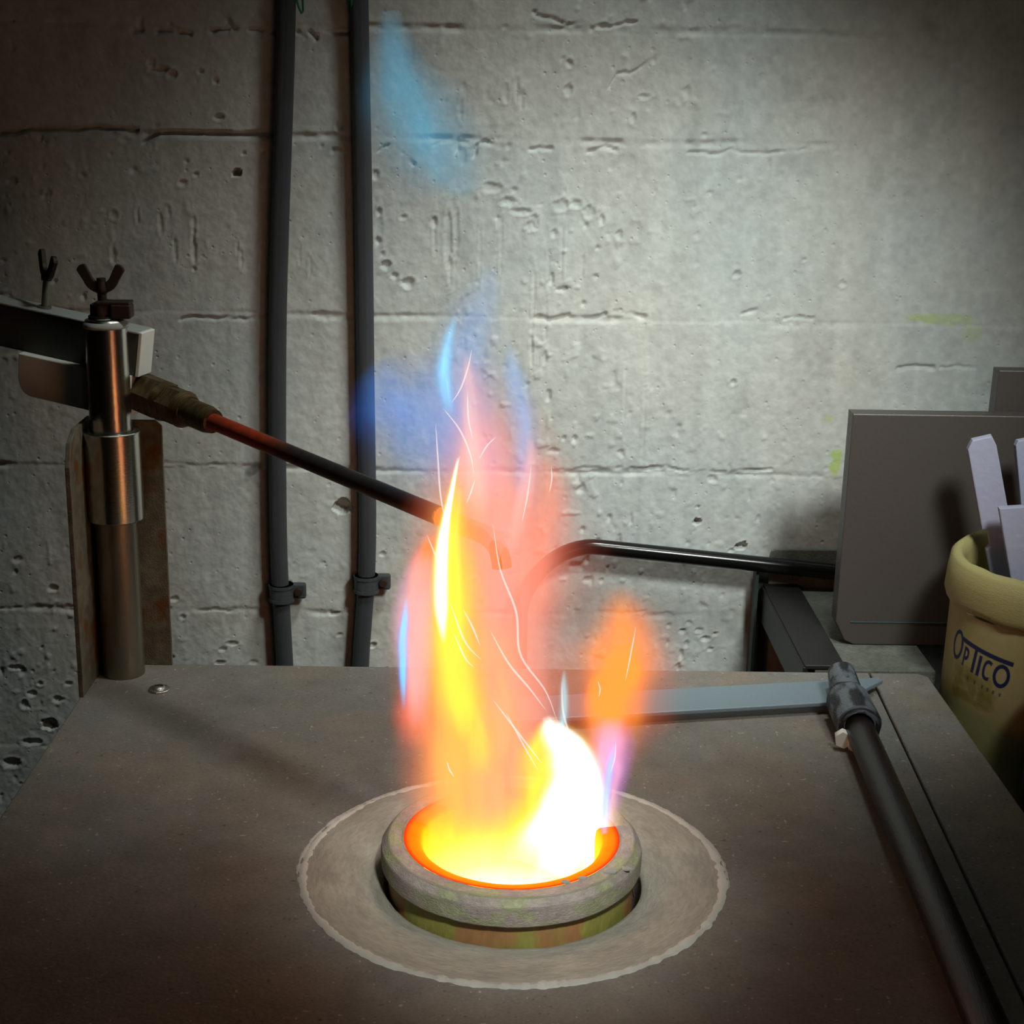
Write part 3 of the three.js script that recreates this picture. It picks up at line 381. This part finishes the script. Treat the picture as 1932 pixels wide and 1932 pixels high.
{
  const f = thing('flame', 'tall orange and yellow flame with blue edges rising from the crucible', 'flame');
  const gas = new THREE.MeshBasicMaterial({ vertexColors: true, transparent: true, side: THREE.DoubleSide, depthWrite: false });
  for (const t of TONGUES) {
    const P = t.path.map((p) => new THREE.Vector4(...p)), n = P.length, NT = 44, NU = 18, parts = [];
    const at = (u) => { const s = clamp(u, 0, 1) * (n - 1), i = Math.min(n - 2, Math.floor(s)), k = s - i, p0 = P[Math.max(0, i - 1)], p1 = P[i], p2 = P[i + 1], p3 = P[Math.min(n - 1, i + 2)]; const cr = (a, b, c, d) => 0.5 * ((2 * b) + (-a + c) * k + (2 * a - 5 * b + 4 * c - d) * k * k + (-a + 3 * b - 3 * c + d) * k * k * k); return [cr(p0.x, p1.x, p2.x, p3.x), cr(p0.y, p1.y, p2.y, p3.y), cr(p0.z, p1.z, p2.z, p3.z), Math.max(0.0008, cr(p0.w, p1.w, p2.w, p3.w))]; };
    const al = (u) => { const s = u * (t.alpha.length - 1), i = Math.min(t.alpha.length - 2, Math.floor(s)); return mix(t.alpha[i], t.alpha[i + 1], sm(0, 1, s - i)); };
    for (let q = 0; q < t.sheets; q++) {
      const pos = [], col = [], idx = [], th0 = q / t.sheets * Math.PI + 0.18 + t.seed;
      for (let i = 0; i <= NT; i++) {
        const u = i / NT, [x, y, z, w] = at(u), [xa, ya, za] = at(u - 0.02), [xb, yb, zb] = at(u + 0.02), tan = new THREE.Vector3(xb - xa, yb - ya, zb - za).normalize(), e1 = new THREE.Vector3().crossVectors(tan, new THREE.Vector3(0, 0, 1)).normalize(), e2 = new THREE.Vector3().crossVectors(e1, tan), a0 = al(u), th = (q / t.sheets) * Math.PI + (t.sheets === 2 ? Math.PI / 4 : 0) + 0.16 * Math.sin(t.seed * 2.1 + u * 3.3);
        for (let k = 0; k <= NU; k++) {
          const v = k / NU * 2 - 1, ww = w * 2.1 * (1 + 0.28 * (fbm(u * 4 + t.seed * 3 + q, v > 0 ? 7.1 : 2.3, 2, 11) - 0.5)), wave = w * 0.5 * (fbm(v * 1.4 + q * 5 + t.seed, u * 5 + t.seed * 7, 2, 23) - 0.5);
          const dx = Math.cos(th) * v * ww - Math.sin(th) * wave, dz = (Math.sin(th) * v * ww + Math.cos(th) * wave) * t.flat;
          pos.push(x + e1.x * dx + e2.x * dz, y + e1.y * dx + e2.y * dz, z + e1.z * dx + e2.z * dz);
          const d = Math.exp(-Math.pow(Math.abs(v) * 1.8, t.p)) * sm(1, 0.7, Math.abs(v)), wisp = 0.45 + 1.1 * fbm(v * 2.8 + t.seed * 5 + q * 3, u * 4.0 + t.seed, 3, 37);
          const layer = 1 - Math.pow(1 - Math.min(0.985, a0 * d * wisp), 1.45 / t.sheets), mixc = sm(0.15, 0.9, d * wisp);
          col.push(mix(t.edge[0], t.core[0], mixc), mix(t.edge[1], t.core[1], mixc), mix(t.edge[2], t.core[2], mixc), layer);
        }
      }
      for (let i = 0; i < NT; i++) for (let k = 0; k < NU; k++) { const a = i * (NU + 1) + k, b = a + NU + 1; idx.push(a, b, a + 1, b, b + 1, a + 1); }
      const g = new THREE.BufferGeometry(); g.setAttribute('position', new THREE.Float32BufferAttribute(pos, 3)); g.setAttribute('color', new THREE.Float32BufferAttribute(col, 4)); g.setIndex(idx); g.computeVertexNormals(); parts.push(g);
    }
    const m = new THREE.Mesh(mergeGeometries(parts), gas); m.name = t.name; m.castShadow = false; f.add(m);
  }
  const hot = new THREE.MeshBasicMaterial({ vertexColors: true, transparent: true, side: THREE.DoubleSide });
  for (const [w, pts] of FILAMENTS) {
    const c = new THREE.CatmullRomCurve3(pts.map(V)), n = 28, m = 6, g = new THREE.TubeGeometry(c, n, 1, m, false), p = g.attributes.position, col = [];
    for (let i = 0; i <= n; i++) { const o = c.getPointAt(i / n), k = Math.pow(Math.sin(Math.PI * clamp(i / n, 0.01, 0.99)), 0.7) * w * 0.65; for (let j = 0; j <= m; j++) { const q = i * (m + 1) + j; p.setXYZ(q, o.x + (p.getX(q) - o.x) * k, o.y + (p.getY(q) - o.y) * k, o.z + (p.getZ(q) - o.z) * k); col.push(1.3, 1.1, 1.05, 0.27); } }
    g.setAttribute('color', new THREE.Float32BufferAttribute(col, 4)); g.deleteAttribute('uv');
    const q = new THREE.Mesh(g, hot); q.name = 'flame_filament'; q.castShadow = false; f.add(q);
  }
}

// ------------------------------------------------------------------ conduits on the wall
{
  const pipeTex = tex(64, 1024, (u, v) => {
    const l = 0.255 + 0.05 * (fbm(u * 4, v * 50, 3, 301) - 0.5); let c = [l, l * 1.03, l * 1.08];
    const g = sm(0.66, 0.72, fbm(u * 2 + 3, v * 34, 3, 307)) * 0.75; c = [mix(c[0], 0.10, g), mix(c[1], 0.28, g), mix(c[2], 0.24, g)];
    const r = sm(0.70, 0.76, fbm(u * 2 + 13, v * 28, 3, 311)) * 0.6; return [mix(c[0], 0.30, r), mix(c[1], 0.22, r), mix(c[2], 0.18, r)];
  });
  M.conduit = std({ map: pipeTex, roughness: 0.5, metalness: 0.1, bumpMap: rep(grain, 1, 30), bumpScale: 0.0003 });
  const run = (label, pts, clampAt, s) => {
    const t = thing('conduit_pipe', label, 'pipe', [0, 0, 0], 'conduits on the concrete wall');
    const g = tube(pts, 0.0107, 120, 22); mesh('pipe', g, M.conduit, t);
    const [x, y] = clampAt, cl = mesh('clamp', [cyl(0.0150, 0.0150, 0.022, x, y, WZ + 0.018, 32), cyl(0.0158, 0.0158, 0.004, x, y + 0.009, WZ + 0.018, 32), cyl(0.0158, 0.0158, 0.004, x, y - 0.009, WZ + 0.018, 32), box(0.02, 0.02, 0.014, x, y, WZ + 0.006), box(0.018, 0.020, 0.010, x + 0.021 * s, y + 0.001, WZ + 0.012, 0.003)], M.conduit, t, 'clamp holding the pipe');
    mesh('screw', cyl(0.0045, 0.0055, 0.006, 0, 0, 0, 20).rotateX(Math.PI / 2).translate(x + 0.021 * s, y + 0.001, WZ + 0.019), M.brown, cl);
  };
  const z = WZ + 0.018;
  run('dark grey conduit pipe beside the long wall crack', [[-0.235, 2.55, z], [-0.2385, 1.80, z], [-0.2410, 1.5896, z], [-0.2535, 1.35, z], [-0.2595, 1.2270, z], [-0.2640, 1.05, z], [-0.2650, 0.928, z], [-0.2610, 0.783, z], [-0.258, 0.6, z], [-0.256, 0.05, z]], [-0.2628, 0.884], 1);
  run('blue-grey conduit pipe behind the flame', [[-0.162, 2.55, z], [-0.1605, 1.80, z], [-0.1588, 1.5910, z], [-0.1560, 1.35, z], [-0.1552, 1.1650, z], [-0.1552, 0.93, z], [-0.1648, 0.785, z], [-0.170, 0.6, z], [-0.173, 0.05, z]], [-0.1565, 0.8974], 1);
  const s1 = mesh('green_string', tube([[-0.226, 1.70, z + 0.006], [-0.2215, 1.62, z + 0.004], [-0.2225, 1.592, z], [-0.2235, 1.5765, z - 0.004], [-0.2285, 1.588, z], [-0.234, 1.64, z + 0.01], [-0.238, 1.70, z + 0.012]], 0.0013, 60, 8), M.greenPlastic, scene, null);
  s1.userData = { label: 'thin green string looped beside the dark grey conduit', category: 'string' };
  const s2 = mesh('green_string_001', tube([[-0.178, 1.70, z + 0.006], [-0.1735, 1.62, z + 0.002], [-0.1715, 1.588, z], [-0.168, 1.581, z + 0.002], [-0.1665, 1.60, z + 0.012], [-0.163, 1.70, z + 0.014]], 0.0013, 60, 8), M.greenPlastic, scene, null);
  s2.userData = { label: 'thin green string looped beside the blue-grey conduit', category: 'string' };
}

// ------------------------------------------------------------------ post with bracket, swivel arm and lance
const PX = -0.386, PZ = 0.074;
{
  const t = thing('support_post', 'steel post in an angle iron bracket on the furnace corner', 'post', [PX, T, PZ]);
  const ox = -PX, oz = -PZ;
  const side = plate([[0, 0], [0.092, 0], [0.092, 0.240], [0.082, 0.262], [0.062, 0.272], [0, 0.272]], 0.005).rotateY(-Math.PI / 2);   // outline runs along z
  mesh('angle_bracket', [side.translate(-0.4115 + ox, 0, 0.050 + oz), plate([[0, 0], [0.0762, 0], [0.0762, 0.262], [0.070, 0.268], [0, 0.268]], 0.004).translate(-0.4165 + ox, 0, 0.0465 + oz)], M.rust, t, 'rusty brown angle iron bracket');
  mesh('lower_tube', lathe([[0, 0], [0.0208, 0], [0.0213, 0.0006], [0.0213, 0.175], [0.0207, 0.1755]], 56), M.worn, t);
  mesh('sleeve', lathe([[0.0214, 0.170], [0.0282, 0.170], [0.0288, 0.1712], [0.0288, 0.2615], [0.0280, 0.263], [0.0216, 0.263]], 64), M.chrome, t, 'shiny wider sleeve round the post');
  const wd = []; for (let k = 0; k < 12; k++) wd.push(rough(new THREE.SphereGeometry(0.005, 14, 10).scale(1, 1.1, 1), 0.0016, 170, k).translate(-0.0255 + 0.001 * Math.sin(k * 2.3), 0.178 + k * 0.0068, 0.008 + 0.002 * Math.cos(k * 1.7)));
  mesh('weld_bead', wd, M.rust, t, 'lumpy weld along the sleeve');
}
{
  const t = thing('swivel_arm', 'steel arm with wing bolts on a shiny tube in the post', 'arm', [PX, T + 0.263, PZ]);
  mesh('tube', lathe([[0, -0.09], [0.0205, -0.09], [0.0209, -0.0895], [0.0209, 0.108], [0.0200, 0.112], [0.0165, 0.1135], [0.0, 0.1135]], 56), M.chrome, t, 'shiny upright tube');
  mesh('collar', lathe([[0.0208, 0.1040], [0.0222, 0.1045], [0.0226, 0.1065], [0.0218, 0.1090], [0.0195, 0.1115], [0.012, 0.1150], [0, 0.1150]], 48), M.zinc, t);
  const nut = mesh('bolt', [cyl(0.0125, 0.0130, 0.013, -0.002, 0.121, 0, 6), cyl(0.0145, 0.0145, 0.003, -0.002, 0.1145, 0, 32), cyl(0.0045, 0.0045, 0.030, -0.002, 0.138, 0, 18)], M.brown, t, 'brown bolt on top of the tube');
  mesh('clip', [box(0.020, 0.014, 0.018, 0.018, 0.1215, 0.004, 0.002), box(0.034, 0.003, 0.02, 0.010, 0.1295, 0.002, 0.001)], M.brown, t);
  const wing = (s) => { const sh = new THREE.Shape(); sh.moveTo(0.003, -0.004); sh.quadraticCurveTo(0.013, -0.002, 0.0165, 0.0075); sh.lineTo(0.0225, 0.0175); sh.quadraticCurveTo(0.0205, 0.0235, 0.0155, 0.0225); sh.lineTo(0.0105, 0.0125); sh.quadraticCurveTo(0.008, 0.006, 0.003, 0.005); const g = new THREE.ExtrudeGeometry(sh, { depth: 0.0035, bevelEnabled: true, bevelSize: 0.0008, bevelThickness: 0.0008, bevelSegments: 2 }).translate(0, 0, -0.00175); return s < 0 ? g.rotateY(Math.PI) : g; };
  const wingNut = () => [lathe([[0, -0.005], [0.0052, -0.005], [0.0056, -0.001], [0.0046, 0.006], [0.0040, 0.0065], [0, 0.0065]], 24), wing(1), wing(-1)];
  mesh('wing_nut', wingNut().map((g) => g.translate(-0.002, 0.143, 0)), M.brown, t, 'dark brown wing nut');
  // the bar that slopes up to the left, behind the tube
  const ex = new THREE.Vector3(-0.0919, 0.0137, -0.025).normalize(), ez = new THREE.Vector3().crossVectors(ex, new THREE.Vector3(0, 1, 0)).normalize(), ey = new THREE.Vector3().crossVectors(ez, ex);
  const F = new THREE.Matrix4().makeBasis(ex, ey, ez).setPosition(-0.357 - PX, 1.2603 - T - 0.263, 0.0605 - PZ), put = (g) => g.applyMatrix4(F);
  mesh('bar', put(box(0.36, 0.044, 0.028, 0.18, -0.0240, 0.014, 0.002)), M.darkOlive, t, 'dark olive painted bar');
  mesh('lit_top', put(box(0.36, 0.0022, 0.032, 0.18, -0.0010, 0.015, 0.0008)), M.zinc, t, 'lighter top of the bar, light from above put into its colour');  // light from above put in as a paler sheet on the bar
  const lp = new THREE.Shape(); lp.moveTo(0.004, -0.0465); lp.lineTo(0.124, -0.0465); lp.lineTo(0.123, -0.070); lp.quadraticCurveTo(0.121, -0.086, 0.108, -0.087); lp.lineTo(0.004, -0.088);
  mesh('lower_plate', put(new THREE.ExtrudeGeometry(lp, { depth: 0.030, bevelEnabled: true, bevelSize: 0.001, bevelThickness: 0.001, bevelSegments: 2 }).translate(0, 0, -0.010)), M.white, t, 'light grey plate under the bar');
  mesh('end_plate', put(box(0.004, 0.046, 0.028, -0.002, -0.023, 0.014, 0.001)), M.white, t, 'white end plate');
  const b2 = mesh('bolt', put(mergeGeometries([cyl(0.0036, 0.0036, 0.034, 0.114, 0.017, 0.015, 16), cyl(0.007, 0.007, 0.002, 0.114, 0.0012, 0.015, 24)])), M.worn, t);
  mesh('wing_nut', put(mergeGeometries(wingNut().map((g) => { const k = g.index ? g.toNonIndexed() : g; return k.rotateY(R(-40)).translate(0.114, 0.034, 0.015); }))), M.brown, t, 'dark brown wing nut');
}
{
  const A = [-0.3690, 1.1960, 0.0310], B = [0.0060, 1.1520, 0.4060], d = V(B).sub(V(A)).normalize(), p = (s) => [A[0] + d.x * s, A[1] + d.y * s, A[2] + d.z * s];
  const t = thing('burner_lance', 'bent metal lance with bronze fittings reaching from the arm over the crucible', 'lance', A);
  const L = (g) => g.translate(-A[0], -A[1], -A[2]);
  const hex = (r1, r2, h, s) => { const g = L(along(cyl(r1, r2, h, 0, h / 2, 0, 6), p(s), p(s + 0.1))).toNonIndexed(); g.computeVertexNormals(); return g; };
  const rnd_ = (r1, r2, h, s) => L(along(cyl(r1, r2, h, 0, h / 2, 0, 32), p(s), p(s + 0.1)));
  mesh('hex_fitting', [hex(0.0215, 0.0215, 0.050, 0.002), rnd_(0.0185, 0.0205, 0.010, 0.052)], M.bronze, t, 'bronze hexagonal fitting');
  mesh('union_nut', [hex(0.0195, 0.0195, 0.026, 0.060), rnd_(0.015, 0.019, 0.009, 0.086)], M.bronze, t, 'bronze union nut');
  mesh('ferrule', [rnd_(0.0138, 0.0138, 0.034, 0.092), rnd_(0.0118, 0.0138, 0.010, 0.126)], M.bronze, t);
  // rod: red near the fitting, changing to dark further on
  const rodTex = tex(512, 64, (u, v) => { const k = sm(0.20, 0.47, u + 0.20 * (fbm(u * 30, v * 4, 3, 401) - 0.5)), l = 0.9 + 0.3 * (fbm(u * 60, v * 8, 3, 403) - 0.5); return [mix(0.60, 0.17, k) * l, mix(0.20, 0.155, k) * l, mix(0.07, 0.15, k) * l]; });
  mesh('rod', L(polyTube([p(0.130), p(0.3), p(0.462)], 0.0082, 0.030, 16, 24)), std({ map: rodTex, roughness: 0.5, metalness: 0.2 }), t, 'rod, red near the fitting and dark beyond');
  mesh('glowing_tip', L(polyTube([p(0.460), B, [0.0085, 1.130, 0.4085]], 0.0082, 0.020, 10, 24)), std({ color: 0x30201a, roughness: 0.7, emissive: new THREE.Color().setRGB(1.0, 0.26, 0.03), emissiveIntensity: 0.8 }), t, 'red hot tip of the rod inside the flame');
}

// ------------------------------------------------------------------ bent pipe along the wall
{
  const z = -0.226;
  const c = new THREE.CurvePath(), a = V([0.62, 0.9075, z]), b = V([0.132, 0.9540, z]), e = V([0.0365, 0.865, z]), h = V([0.0365, 0.0, z]);
  c.add(new THREE.LineCurve3(a, b)); c.add(new THREE.CubicBezierCurve3(b, V([0.085, 0.9585, z]), V([0.040, 0.915, z]), e)); c.add(new THREE.LineCurve3(e, h));
  const m = mesh('bent_pipe', new THREE.TubeGeometry(c, 160, 0.0098, 22, false), M.black, scene);
  m.userData = { label: 'black bent pipe running along the wall behind the flame', category: 'pipe' };
}

// ------------------------------------------------------------------ lever lying on the furnace top
{
  const t = thing('lever_handle', 'flat steel bar clamped to a dark round handle on the furnace top', 'lever', [0.36, T, 0.13]);
  const L = (g) => g.translate(-0.36, -T, -0.13);
  const P = [[-0.0460, 0.1720], [0.4080, 0.0930], [0.4100, 0.1010], [0.3540, 0.1600], [-0.0440, 0.2300]];
  mesh('flat_bar', L(slab(P, 0.0045, 0.0010).translate(0, T + 0.0135, 0)), M.bar, t, 'blue-grey flat bar');
  mesh('under_strip', L(slab([[-0.0445, 0.178], [0.345, 0.108], [0.350, 0.1530], [-0.0430, 0.2225]], 0.0088).translate(0, T + 0.0090, 0)), M.bar, t, 'narrower strip under the bar');
  const a = [0.3560, T + 0.0175, 0.215], b = [0.3130, T + 0.0260, 1.02];
  mesh('handle', L(along(lathe([[0, 0], [0.0135, 0], [0.0140, 0.001], [0.0140, 0.80], [0.0135, 0.803], [0, 0.803]], 40), a, b)), std({ color: 0x1c120e, roughness: 0.36, metalness: 0.35, bumpMap: rep(grain, 2, 12), bumpScale: 0.0003 }), t, 'dark brown round handle');
  const k = mesh('clamp', L(mergeGeometries([
    along(lathe([[0.0140, 0], [0.0205, 0], [0.0215, 0.002], [0.0215, 0.060], [0.0200, 0.064], [0.0140, 0.064]], 40), [0.3565, T + 0.0215, 0.176], [0.3530, T + 0.0200, 0.276]),
    along(lathe([[0, 0], [0.010, 0], [0.013, 0.004], [0.0165, 0.040], [0.0175, 0.052]], 32), [0.3585, T + 0.0345, 0.128], [0.3560, T + 0.0180, 0.200]),
  ].map((g) => rough(g, 0.0028, 42, 9)))), M.cast, t, 'rough cast blue-grey clamp');
  mesh('hex_nut', L(along(cyl(0.0085, 0.0085, 0.010, 0, 0.005, 0, 6), [0.338, T + 0.012, 0.243], [0.330, T + 0.012, 0.300])), M.white, k, 'bright nut');
  mesh('hex_nut', L(along(cyl(0.0075, 0.0075, 0.014, 0, 0.007, 0, 6), [0.3475, T + 0.010, 0.246], [0.345, T + 0.010, 0.300])), M.white, k, 'bright nut');
}

// ------------------------------------------------------------------ angle iron stand behind the furnace with slabs on it
{
  const t = thing('angle_iron_stand', 'dark angle iron stand with a mottled board behind the furnace', 'stand', [0.42, 0, -0.10]);
  const L = (g) => g.translate(-0.42, 0, 0.10);
  mesh('shelf_board', L(slab([[0.352, -0.238], [0.4830, -0.238], [0.4830, 0.040], [0.352, 0.040]], 0.016, 0.001).translate(0, 0.900, 0)), M.mottle, t, 'mottled grey-green board');
  mesh('side_angle', L(mergeGeometries([box(0.044, 0.005, 0.280, 0.3625, 0.9030, -0.099, 0.001), box(0.005, 0.044, 0.280, 0.3410, 0.8810, -0.099, 0.001)])), M.steelDark, t, 'black angle iron rail');
  mesh('back_angle', L(plate([[0.3475, 0.888], [0.4825, 0.888], [0.4825, 0.9500], [0.3535, 0.9500], [0.3490, 0.9475], [0.3475, 0.9430]], 0.005).translate(0, 0, -0.2440)), M.mottle, t, 'mottled upstand with a rounded corner');
  mesh('leg', L(mergeGeometries([box(0.020, 0.934, 0.004, 0.3390, 0.467, -0.2470, 0.001), box(0.004, 0.934, 0.020, 0.3310, 0.467, -0.2370, 0.001)])), M.greenSteel, t);
  mesh('leg', L(box(0.03, 0.884, 0.03, 0.467, 0.442, -0.2220, 0.002)), M.steelDark, t);
  mesh('leg', L(box(0.03, 0.878, 0.03, 0.358, 0.439, 0.0240, 0.002)), M.steelDark, t);
  mesh('leg', L(box(0.03, 0.884, 0.03, 0.467, 0.442, 0.0240, 0.002)), M.steelDark, t);
  const s = thing('dark_slab', 'dark grey-brown slab with a clipped corner standing on the mottled board', 'slab', [0.5, 0.9, -0.05]);
  mesh('slab', plate([[-0.0895, 0.0], [0.125, 0.0], [0.125, 0.2665], [-0.1100, 0.2665], [-0.1115, 0.0270], [-0.1000, 0.0050]], 0.024, 0.0012).translate(0, 0.0005, -0.012), M.slabDark, s);
  mesh('scored_line', box(0.13, 0.0016, 0.0012, -0.030, 0.0275, 0.0122, 0.0004), std({ color: 0x2a3f44, roughness: 0.5 }), s, 'thin bluish line near the bottom edge');
  const s2 = thing('dark_slab', 'taller dark slab behind the slab with the clipped corner', 'slab', [0.56, 0.9, -0.09]);
  mesh('slab', plate([[-0.13, 0.0], [0.10, 0.0], [0.10, 0.309], [-0.0025, 0.309], [-0.0035, 0.25], [-0.13, 0.25]], 0.022, 0.0012).translate(0, 0.0005, -0.011), M.slabDark, s2);
}

// ------------------------------------------------------------------ side cabinet, jug with strips, dark bottle
{
  const c = thing('side_cabinet', 'dark steel cabinet beside the furnace carrying the yellow jug', 'cabinet', [0.725, 0, 0.22]);
  mesh('body', box(0.44, 0.69, 0.72, 0, 0.345, 0, 0.004), M.steelDark, c);
  mesh('top', box(0.45, 0.012, 0.73, 0, 0.694, 0, 0.003), M.steelDark, c);
  mesh('door', box(0.36, 0.60, 0.012, 0, 0.35, 0.364, 0.003), M.steelDark, c);

  const cv = document.createElement('canvas'); cv.width = 1024; cv.height = 512;
  const x = cv.getContext('2d');
  x.fillStyle = '#aaa06a'; x.fillRect(0, 0, 1024, 512);
  for (let k = 0; k < 1500; k++) { const a = rnd(); x.fillStyle = a < 0.5 ? 'rgba(150,140,70,0.05)' : 'rgba(205,200,160,0.05)'; x.beginPath(); x.ellipse(rnd() * 1024, rnd() * 512, 8 + rnd() * 40, 8 + rnd() * 30, 0, 0, 7); x.fill(); }
  for (let k = 0; k < 60; k++) { x.fillStyle = 'rgba(110,104,30,0.16)'; x.beginPath(); x.ellipse(862 + (rnd() - 0.5) * 90, 140 + (rnd() - 0.5) * 60, 4 + rnd() * 14, 4 + rnd() * 12, 0, 0, 7); x.fill(); }
  x.fillStyle = x.strokeStyle = '#1c2350';
  const BX = 814, BY = 46;                                   // print: a tall O, a long bar, and the smaller letters under it
  x.save(); x.translate(BX, BY); x.rotate(0.13); x.scale(0.76, 1); x.translate(-BX, -BY);
  x.lineWidth = 8; x.beginPath(); x.ellipse(BX, BY + 24, 18, 27, 0, 0, 7); x.stroke();
  x.fillRect(BX + 16, BY, 156, 9);
  x.font = 'bold 66px sans-serif'; x.textBaseline = 'alphabetic';
  const put = (ch, px, sx, top, h) => { x.save(); x.translate(px, top + h); x.scale(sx, h / 48); x.fillText(ch, 0, 0); x.restore(); };
  put('P', BX + 26, 0.62, BY + 14, 42); x.fillRect(BX + 64, BY + 8, 9, 48); x.fillRect(BX + 81, BY + 14, 9, 42); put('C', BX + 95, 0.66, BY + 14, 42);
  x.lineWidth = 8; x.beginPath(); x.ellipse(BX + 150, BY + 35, 18, 20, 0, 0, 7); x.stroke();
  x.fillStyle = 'rgba(28,35,60,0.55)'; for (const dx of [58, 82, 106, 122, 138, 156]) x.fillRect(BX + dx, BY + 68, 5, 7);
  x.restore();
  const label = new THREE.CanvasTexture(cv); label.colorSpace = THREE.SRGBColorSpace; label.magFilter = THREE.LinearFilter; label.wrapS = THREE.RepeatWrapping;
  const yellow = std({ color: 0xaaa06a, roughness: 0.55, bumpMap: rep(grain, 6), bumpScale: 0.0005 });
  const j = thing('plastic_jug', 'pale yellow plastic jug with blue lettering, cut open at the top', 'jug', [0.573, 0.7065, 0.050]);
  const body = new THREE.CylinderGeometry(0.0850, 0.0855, 0.285, 72, 1, true).translate(0, 0.1425, 0); body.rotateY(R(0));
  mesh('body', body, std({ map: label, roughness: 0.5, side: THREE.DoubleSide }), j, 'pale yellow wall printed with dark blue letters');
  mesh('base', lathe([[0, 0.0], [0.080, 0.0], [0.0855, 0.004], [0.0850, 0.006], [0, 0.006]], 64), yellow, j);
  mesh('collar', rough(lathe([[0.0845, 0.285], [0.0895, 0.2885], [0.0925, 0.297], [0.0930, 0.318], [0.0905, 0.333], [0.0840, 0.3385], [0.0765, 0.3345], [0.0745, 0.323], [0.0745, 0.285]], 90), 0.0035, 24, 4), yellow, j, 'thick ragged yellow collar');
  j.rotation.set(R(4), 0, R(0.5));

  const strip = (label, pts, d, pos, rz, rx, ry) => { const t = thing('plastic_strip', label, 'strip', pos, 'white strips in the yellow jug'); const g = rough(plate(pts, d, 0.0012).translate(0, 0, -d / 2), 0.0006, 90, 3); mesh('strip', g, M.lilac, t); t.rotation.set(R(rx), R(ry), R(rz)); return t; };
  strip('whitish strip with a notched edge and rounded end standing in the yellow jug', [[-0.0135, 0], [0.0150, 0], [0.0150, 0.400], [0.0120, 0.411], [-0.0080, 0.411], [-0.0145, 0.402], [-0.0150, 0.312], [-0.0095, 0.310], [-0.0095, 0.292], [-0.0150, 0.288]], 0.010, [0.618, 0.765, 0.030], 16, 3, -6);
  strip('short lilac strip in front of the notched one in the yellow jug', [[-0.0130, 0], [0.0125, 0], [0.0125, 0.330], [-0.0130, 0.333]], 0.009, [0.620, 0.775, 0.072], 15, 2, -8);
  strip('lilac strip beside the notched one at the back of the yellow jug', [[-0.0130, 0], [0.0125, 0], [0.0125, 0.388], [0.008, 0.393], [-0.010, 0.393], [-0.0130, 0.388]], 0.008, [0.640, 0.77, 0.004], 11.5, 1, 4);

  const d = thing('dark_bottle', 'dark green bottle with a domed top in front of the yellow jug', 'bottle', [0.560, 0.70, 0.215]);
  mesh('body', lathe([[0, 0], [0.030, 0], [0.0325, 0.003], [0.0325, 0.240], [0.030, 0.262], [0.022, 0.276], [0.012, 0.282], [0, 0.283]], 48), std({ color: 0x1d2a22, roughness: 0.5 }), d);
}

// ------------------------------------------------------------------ unseen lamps: one inferred at upper right, two added to brighten
function unseenLamp(at, aim, glow, label) {
  const t = thing('unseen_lamp', label, 'lamp', [at.x, at.y, at.z]);
  const dir = aim.clone().sub(at).normalize(), q = new THREE.Quaternion().setFromUnitVectors(new THREE.Vector3(0, -1, 0), dir);
  mesh('lamp_shade', lathe([[0.026, 0.150], [0.034, 0.145], [0.040, 0.110], [0.095, 0.020], [0.0965, 0.020], [0.042, 0.112], [0.036, 0.148], [0.026, 0.153]], 56).applyQuaternion(q), M.zinc, t);
  mesh('lamp_bulb', lathe([[0, 0.035], [0.030, 0.045], [0.045, 0.066], [0.038, 0.090], [0.026, 0.11], [0.0, 0.112]], 40).applyQuaternion(q), std({ color: 0xffffff, emissive: 0xf4f8ec, emissiveIntensity: glow }), t);
  const e = new THREE.Vector3(0, 0.15, 0).applyQuaternion(q);
  mesh('stem', tube([[e.x, e.y, e.z], [e.x * 1.25, Math.min(e.y * 1.3, 0.18), e.z * 1.25], [e.x * 1.35, 2.6 - at.y, e.z * 1.35]], 0.009, 40, 12), M.steelDark, t);
}
unseenLamp(LAMP, LAMP_AIM, 6, 'work lamp on a long stem from the ceiling, aimed at the wall');
unseenLamp(WASH, WASH_AIM, 4, 'added unseen lamp above the furnace that brightens wall and table');
unseenLamp(FILL, FILL_AIM, 4, 'added unseen lamp with a narrow beam that brightens the crucible');

renderer.render(scene, camera);
